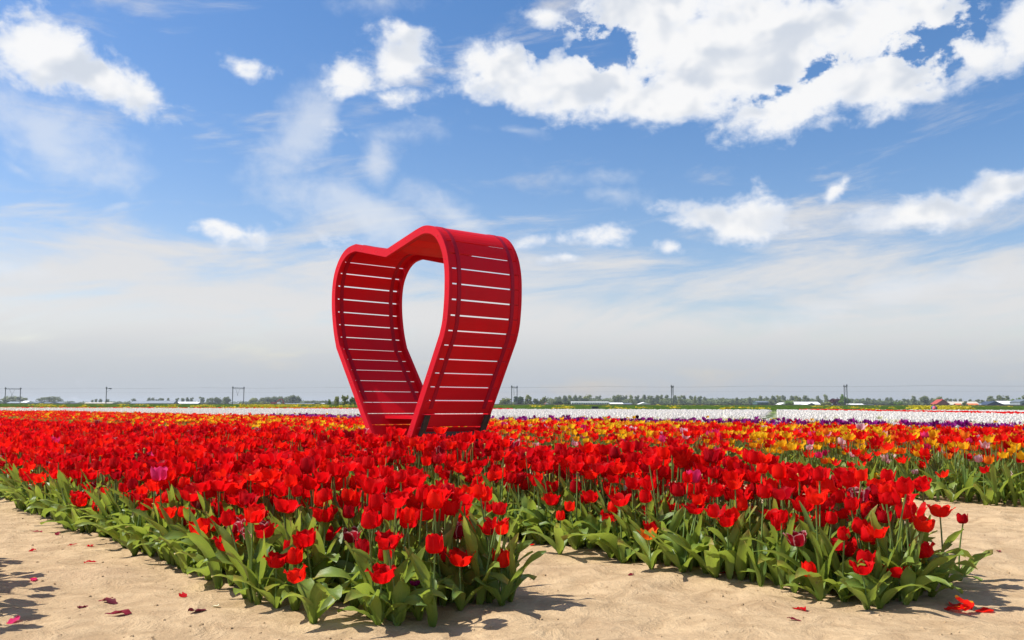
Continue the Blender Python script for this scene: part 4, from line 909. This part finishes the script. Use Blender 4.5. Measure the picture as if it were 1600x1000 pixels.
def crown_proto(kind, seed):
    """unit crown: width 1, height 1, base at 0"""
    r_ = random.Random(seed); lob = []
    if kind == 'round': 
        for i in range(9): t = i*2.4; q = r_.uniform(0.1, 0.28); lob.append((q*math.cos(t), q*math.sin(t), r_.uniform(0.35, 0.78), 0.20, 0.20, r_.uniform(0.12, 0.2)))
        lob.append((0, 0, 0.55, 0.36, 0.36, 0.38)); lob.append((0, 0, 0.25, 0.3, 0.3, 0.22))
    elif kind == 'tall':
        for i in range(10): t = i*2.4; q = r_.uniform(0.05, 0.25); lob.append((q*math.cos(t), q*math.sin(t), 0.16+0.074*i, 0.25-0.006*i, 0.25, 0.12))
    elif kind == 'dome':
        for i in range(14): t = i*2.4; q = 0.36*math.sqrt((i+1)/14); lob.append((q*math.cos(t), q*math.sin(t), 0.30+0.45*(1-(q/0.42)**2)+r_.uniform(-0.06, 0.06), 0.15, 0.15, 0.16)); lob.append((q*math.cos(t), q*math.sin(t), 0.22, 0.14, 0.14, 0.16))
    elif kind == 'willow':
        for i in range(12): t = i*2.4; q = r_.uniform(0.1, 0.33); lob.append((q*math.cos(t), q*math.sin(t), r_.uniform(0.2, 0.85), 0.13, 0.13, 0.19))
    else:   # bush
        for i in range(10): t = i*2.4; q = r_.uniform(0.1, 0.34); lob.append((q*math.cos(t), q*math.sin(t), r_.uniform(0.12, 0.62), 0.19, 0.19, 0.2))
    a = Acc(); leaf_cloud({'dome': 1500, 'round': 900, 'tall': 800, 'willow': 800, 'bush': 700}[kind], lob, 0.060 if kind != 'dome' else 0.042, seed, a); return a
crowns = {}
trunkm = None
TREEWORD = {'fol_grey': 'grey green', 'fol_olive': 'olive', 'fol_dark': 'dark green', 'fol_bright': 'bright green', 'fol_copper': 'copper red', 'fol_wood': 'mid green'}
def tree(px, ytop, wpx, Y_, kind, fol, lab=None, ybase=None):
    global trunkm
    if Y_ > 330: Y_ = Y_*DS
    z0 = GZ if ybase is None else max(0.3, H-(ybase-horizon(px))/FPX*Y_); hgt = H+(horizon(px)-ytop)/FPX*Y_-z0; w = max(wpx*(1.35 if Y_ > 330 else 1.1)/FPX*Y_, hgt*0.45); x_ = (px-800)/FPX*Y_
    v = int(px*7) % 3; key = (kind, v, fol)
    if key not in crowns: crowns[key] = crown_proto(kind, hash((kind == 'tall', kind == 'dome')) % 50+v*7+len(crowns)).mesh('crown', [M[fol]], False)
    if trunkm is None:
        a = Acc(); a.tube([(0, 0, -0.3), (0.02, 0, 0.3), (0.0, 0.03, 0.62), (0.02, 0.02, 0.9)], [1.0, 0.75, 0.5, 0.2], 6)
        for i in range(4): t = i*1.57+0.5; a.tube([(0, 0, 0.35+0.1*i), (0.35*math.cos(t)*6, 0.35*math.sin(t)*6, 0.6+0.1*i)], [0.4, 0.12], 4)
        trunkm = a.mesh('trunk', [M['bark']])
    e = empty('tree' if kind != 'bush' else 'bush', (x_, Y_, z0), (px*1.7) % 6.28, label=lab or f'{TREEWORD[fol]} {kind if kind != "dome" else "broad"} {"tree" if kind != "bush" else "bush"} beyond the railway', category='tree' if kind != 'bush' else 'bush', group='trees beyond the railway')
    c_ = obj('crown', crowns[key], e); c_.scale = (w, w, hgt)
    t_ = obj('trunk', trunkm, e); t_.scale = (max(0.15, w*0.035),)*2+(hgt*0.8,)
for (px, yt, w) in ((25, 616.0, 38), (81, 616.8, 34)): tree(px, yt, w, 520, 'dome', 'fol_grey', 'broad grove of grown-together pollards '+('behind the widest portal' if px < 40 else 'standing alone past the first grove'))
for (px, yt, w) in ((212,622,8),(235,620.6,7),(241.6,620.6,6),(254.6,621,9),(265,621,5),(279,621,6),(287.7,621,7),(295,620,6),(301.4,620,6),(318,619,9),(147,624,5),(153,622.5,5),(160,622.5,6),(170,622.5,6)): tree(px, yt, w, 560, 'tall', 'fol_grey', f'small grey green tree in the thin row {"over the dark barn roofs" if 200 < px < 270 else "over the white glasshouse roofs" if px > 270 else "next to the single mast"}')
tree(248.5, 622.5, 6, 500, 'round', 'fol_dark', 'small dark tree poking over the largest dark barn'); tree(332, 619, 14, 540, 'dome', 'fol_grey', 'broad pollard grove between the farm barns and third portal'); tree(343, 619, 12, 540, 'round', 'fol_grey', 'grove half nearer the third portal'); tree(356, 618.4, 14, 520, 'round', 'fol_grey', 'rounded grey green tree just before the third portal')
tree(398, 620.2, 16, 520, 'round', 'fol_olive', 'olive rounded tree just past the third portal'); tree(403, 626, 10, 460, 'bush', 'fol_bright'); tree(416, 625, 16, 440, 'bush', 'fol_olive', 'olive bush at the foot of the big poplar grove')
for (px, yt, w) in ((412,619,12),(420,617.5,13),(430,616.6,13),(440,616.6,13),(450,616.6,13),(459,616.2,13),(467,617.5,12)): tree(px, yt, w, 520, 'round' if int(px) % 2 else 'dome', 'fol_grey', 'poplar like tree in the big dense grove between third portal and heart')
for (px, yt, w) in ((481,625,10),(489,624.5,11),(504,625,13),(513,625,10),(485,629,14),(497,628,10)): tree(px, yt, w, 620, 'round', 'fol_wood', 'low green tree between the big grove and the willows')
tree(516, 624, 7, 240, 'willow', 'fol_bright', 'smallest bright willow nearest the low trees', 635.5); tree(528, 618, 11, 238, 'willow', 'fol_olive', 'middle willow with airy olive crown near the heart', 636); tree(540, 616.3, 13, 236, 'willow', 'fol_olive', 'tallest airy olive willow near the heart', 635); tree(553, 619.5, 13, 236, 'willow', 'fol_bright', 'willow half hidden by the side of the heart', 636)
for (px, yt, w, k_, f_) in ((790,620,17,'round','fol_olive'),(812,617.5,17,'round','fol_dark'),(825,616,14,'willow','fol_olive'),(838,621,10,'round','fol_grey'),(848.5,619,13,'willow','fol_olive')):
    tree(px, yt, w, 380, k_, f_, {790: 'olive tree with its edge behind the heart', 812: 'dense dark round tree beside the narrow portal', 825: 'airy olive tree next to the dense dark one', 838: 'small grey tree between two airy ones', 848: 'airy olive tree over the small reddish roof'}[int(px)])
tree(872, 623, 15, 370, 'bush', 'fol_dark', 'first of two dark round bushes before the white block'); tree(886, 623.5, 15, 370, 'bush', 'fol_dark', 'second of two dark round bushes, touching the white block')
for i, (px, yt, w) in enumerate(((864,622,9),(872,618,10),(882.7,616,9),(891,616.4,8),(899,615.5,9),(907,616,9),(918,614.5,13),(935,616.5,9),(960,617,9),(965,615,12),(970.5,615,9),(977,616.5,8),(986,616,8),(995.5,616.5,8),(1006,615.6,8),(1013,617,6),(1018,616,11),(1026,616,8),(1032.6,616,8),(1040.6,615.6,8),(1054,616.5,7),(1062,616.5,8),(1068.5,616.5,7),(1079,617,7),(1085,617,6),(1092,617.6,8),(1100,619,6),(1128,620,7),(1150,620,6),(1170,619,6),(1187,617,8),(1196,618.5,7),(1207.5,616,9),(1215,616,7),(1223,616.6,8),(1237,616,9),(1245,616.4,11),(1258,615.5,10),(1276,617.2,7),(1289,615,8))):
    tree(px, yt, w, 520+(i % 4)*25, 'round' if w > 8 else 'tall', 'fol_olive' if i % 3 == 0 else 'fol_grey', f'pollarded tree over the wood {"behind the long white block" if px < 950 else "between white block and edge-on portal" if px < 1050 else "between edge-on portal and teal shed" if px < 1180 else "behind the green walled barn"}')
for (px, yt, w, Y_, k_, f_, l_) in ((1205,624,10,375,'round','fol_grey','dull green tree next to the teal shed'),(1231,623.4,15,362,'bush','fol_bright','bright green round bush before the white gabled shed'),(1292,625,15,360,'bush','fol_olive','olive round bush beside the copper beech'),(1303,620.4,21,372,'round','fol_copper','copper red beech tree beside the tallest looking portal'),(1314,614.5,7,380,'tall','fol_bright','yellow green tree top over the copper beech'),(1318,619.5,16,365,'round','fol_bright','bright green tree between copper beech and portal'),
   (1392,625,10,420,'bush','fol_dark','dark domed bush in the tree line'),(1361,628.5,8,420,'bush','fol_dark','small dark domed bush past the low halls'),(1402,625,11,400,'bush','fol_bright','bright bush next to the dark domed bush'),(1426,617.6,9,470,'tall','fol_grey','upright grey green tree standing free before the brick house'),(1442.6,617.4,15,460,'round','fol_grey','stout grey green tree before the brick house'),(1464,618,13,470,'round','fol_olive','rounded tree right behind the brick house'),
   (1545.7,616.5,12,450,'round','fol_grey','stout tree behind the navy barn, the one nearer the brick house'),(1561.5,615,13,450,'round','fol_grey','tall tree behind the navy barn'),(1570,616,9,460,'round','fol_grey','narrower tree joined to the tall one behind the navy barn'),(1566,624.6,12,400,'bush','fol_bright','yellow green bush over the navy barn roof'),(1577,621,10,420,'round','fol_bright','green rounded tree before the grey tall house'),(1588,620,10,420,'round','fol_bright','green tree touching the grey tall house'),(1599,616.5,11,440,'round','fol_grey','tree at the frame edge over the grey tall house'),(1505,626.5,10,342,'willow','fol_wood','bare brownish bush before the orange roofs')):
    tree(px, yt, w, Y_, k_, f_, l_)
for (px, yt, w) in ((1330,622,9),(1338,622,9),(1346,621.5,8),(1356,620.5,8),(1364,622,8),(1372,622,7),(1384,620,8),(1390,620,7),(1411,622,8),(1418,623,8),(1454,621,8),(1476,621,7),(1483,622,6),(1490,622,6),(1498,622,7),(1513,623,6),(1524,623,8),(1533,624,7)):
    tree(px, yt, w, 600, 'tall', 'fol_wood' if int(px) % 2 else 'fol_grey', f'slim hazy tree in the far row {"past the tallest looking portal" if px < 1400 else "around the brick house" if px < 1485 else "behind the cream roofed barn"}')
acc = Acc(); lob = []
r_ = random.Random(3)
def woodband(x0, x1, yt, Y_, n):
    Y_ *= DS
    for i in range(n):
        px = r_.uniform(x0, x1); zt = H+(horizon(px)-(yt+r_.uniform(-0.8, 2.5)))/FPX*Y_; w_ = r_.uniform(5, 10); lob.append(((px-800)/FPX*Y_, Y_+r_.uniform(-15, 15), (zt+GZ)/2+r_.uniform(-0.5, 0.5), w_, 4, (zt-GZ)/2))
woodband(-60, 570, 626.8, 720, 170); woodband(405, 570, 626, 640, 50); woodband(780, 900, 626, 640, 40); woodband(855, 1285, 622.0, 600, 260); woodband(935, 1280, 623.5, 560, 160); woodband(1320, 1470, 624.5, 600, 80); woodband(1460, 1680, 626, 640, 70)
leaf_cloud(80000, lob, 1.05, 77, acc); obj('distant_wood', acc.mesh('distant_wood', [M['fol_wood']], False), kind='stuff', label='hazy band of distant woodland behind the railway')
# rough grass and rapeseed on the bank
acc = Acc(); n = 26000; y = rng.uniform(EDGE_Y+2, 330, n); x = rng.uniform(-0.62, 0.62, n)*y; z = ground_z(x, y); hh = rng.uniform(0.12, 0.32, n)*(y/160)
ww = hh*rng.uniform(0.8, 2.0, n); V = np.zeros((n, 4, 3)); V[:, 0] = np.stack([x-ww, y, z], 1); V[:, 1] = np.stack([x+ww, y+0.05, z], 1); V[:, 2] = np.stack([x+ww*0.5, y+hh*0.5, z+hh], 1); V[:, 3] = np.stack([x-ww*0.6, y+hh*0.3, z+hh*0.9], 1)
pt = np.zeros((n, 4, 3)); pt[:, :, 2] = rng.random(n)[:, None]; acc.add(V.reshape(-1, 3), np.arange(4*n).reshape(n, 4), 0, pt.reshape(-1, 3))
obj('bank_grass', acc.mesh('bank_grass', [M['fol_bright']], False), kind='stuff', label='rough green grass on the bank before the railway')
acc = Acc(); lob = []
for i in range(300):
    cx_ = r_.choice([r_.uniform(-0.56, 0.56) for _ in range(2)]+[r_.uniform(0.44, 0.5), r_.uniform(-0.3, -0.2)]); Y_ = r_.uniform(96, 320); s_ = r_.uniform(0.5, 1.8)*Y_/200
    lob.append((cx_*Y_, Y_, float(ground_z(cx_*Y_, Y_))+0.2, s_*1.5, s_, 0.16*Y_/120+0.25*r_.random()))
leaf_cloud(20000, lob, 0.16, 5, acc); obj('rapeseed', acc.mesh('rapeseed', [M['rape']], False), kind='stuff', label='yellow rapeseed clumps on the grass bank')

# ------------------------------------------------------------------ crouching flower picker far out in the field, a small black crate
def skin_person(loc, rz):
    e = empty('person', loc, rz, label='person crouching in blue clothes with pink top at the far edge of the white field', category='person', group='')
    del e['group']
    J = {'pel': (0, 0, 0.30, .15), 'sp': (0, -0.06, 0.48, .15), 'ch': (0, -0.14, 0.66, .17), 'nk': (0, -0.18, 0.80, .06), 'hd': (0, -0.20, 0.92, .10), 'tp': (0, -0.20, 1.0, .085)}
    E_ = [('pel','sp'),('sp','ch'),('ch','nk'),('nk','hd'),('hd','tp')]
    for s_, n_ in ((-1, 'l'), (1, 'r')):
        J.update({'hip'+n_: (s_*.12, 0, .28, .10), 'kn'+n_: (s_*.2, -.38, .48, .075), 'an'+n_: (s_*.16, -.12, .09, .05), 'to'+n_: (s_*.18, -.30, .05, .045), 'sh'+n_: (s_*.2, -.14, .72, .07), 'el'+n_: (s_*.27, -.30, .50, .05), 'wr'+n_: (s_*.14, -.50, .42, .035), 'ha'+n_: (s_*.10, -.58, .40, .035)})
        E_ += [('pel','hip'+n_),('hip'+n_,'kn'+n_),('kn'+n_,'an'+n_),('an'+n_,'to'+n_),('ch','sh'+n_),('sh'+n_,'el'+n_),('el'+n_,'wr'+n_),('wr'+n_,'ha'+n_)]
    ks_ = list(J); me = bpy.data.meshes.new('body'); me.from_pydata([J[k][:3] for k in ks_], [(ks_.index(a), ks_.index(b)) for a, b in E_], []); o = obj('body', me, e)
    sk = o.modifiers.new('skin', 'SKIN')
    for i, k in enumerate(ks_): me.skin_vertices[0].data[i].radius = (J[k][3],)*2; me.skin_vertices[0].data[i].use_root = (i == 0)
    o.modifiers.new('sub', 'SUBSURF').render_levels = 1; me.materials.append(plain('blue_clothes', (0.05, 0.14, 0.32), 0.8))
    a = Acc(); a.tube([(0, -0.2, 0.90), (0, -0.19, 0.97), (0, -0.19, 1.03), (0, -0.19, 1.06)], [0.112, 0.115, 0.085, 0.01], 10); obj('hair', a.mesh('hair', [plain('hair', (0.30, 0.12, 0.06), 0.7)]), e)
    a = Acc(); a.tube([(0, 0.06, 0.46), (0, 0.02, 0.56), (0, -0.02, 0.70), (0, -0.06, 0.78)], [0.11, 0.15, 0.14, 0.05], 10); obj('backpack', a.mesh('backpack', [plain('pink_cloth', (0.70, 0.12, 0.16), 0.8)]), e)
yq = 91; skin_person(((1457-800)/FPX*yq, yq, 0.0), R(160))
a = Acc(); xq, yq = (929.5-800)/FPX*112, 112; zq = float(ground_z(xq, yq))
for lo, hi in (((-.4,-.3,0),(.4,.3,.05)), ((-.4,-.3,.05),(-.36,.3,.45)), ((.36,-.3,.05),(.4,.3,.45)), ((-.36,-.3,.05),(.36,-.26,.45)), ((-.36,.26,.05),(.36,.3,.45))): a.box(lo, hi)
o = obj('crate', a.mesh('crate', [M['dark_wall']], False), label='small black crate on the green bank beyond the white field', category='crate'); o.location = (xq, yq, zq)

# ------------------------------------------------------------------ thin haze
a = Acc(); a.box((-4800, -100, -1.0), (4800, 4800, 26)); hz, gz_ = mat('haze'); pv = gz_.new('ShaderNodeVolumePrincipled'); pv.inputs['Color'].default_value = (0.80, 0.87, 0.95, 1); pv.inputs['Density'].default_value = 0.00016; pv.inputs['Anisotropy'].default_value = 0.3
gz_.nt.links.new(pv.outputs[0], gz_.new('ShaderNodeOutputMaterial').inputs['Volume'])
obj('haze', a.mesh('haze', [hz], False), kind='stuff', label='thin pale air over the flat land')

# ------------------------------------------------------------------ labels: what looks alike is told apart by its order
ORD = 'first second third fourth fifth sixth seventh eighth ninth tenth eleventh twelfth thirteenth fourteenth fifteenth sixteenth seventeenth eighteenth nineteenth twentieth'.split()
by = {}
for o in S.objects:
    if o.parent is None and o.get('label') and o.get('category'): by.setdefault(o['label'], []).append(o)
for lab, os_ in by.items():
    if len(os_) < 2: continue
    if os_[0]['category'] == 'tulip':
        os_.sort(key=lambda o: o.location.x*Dv[0]+o.location.y*Dv[1])
        for i, o in enumerate(os_):
            if i < 20: o['label'] = f"{ORD[i]} {lab}, from its tip"
            else: o['label'] = f"{lab}, farther back"
    else:
        os_.sort(key=lambda o: o.location.x/o.location.y)
        for i, o in enumerate(os_):
            if i < 20: o['label'] = f"{ORD[i]} from left, {lab}"
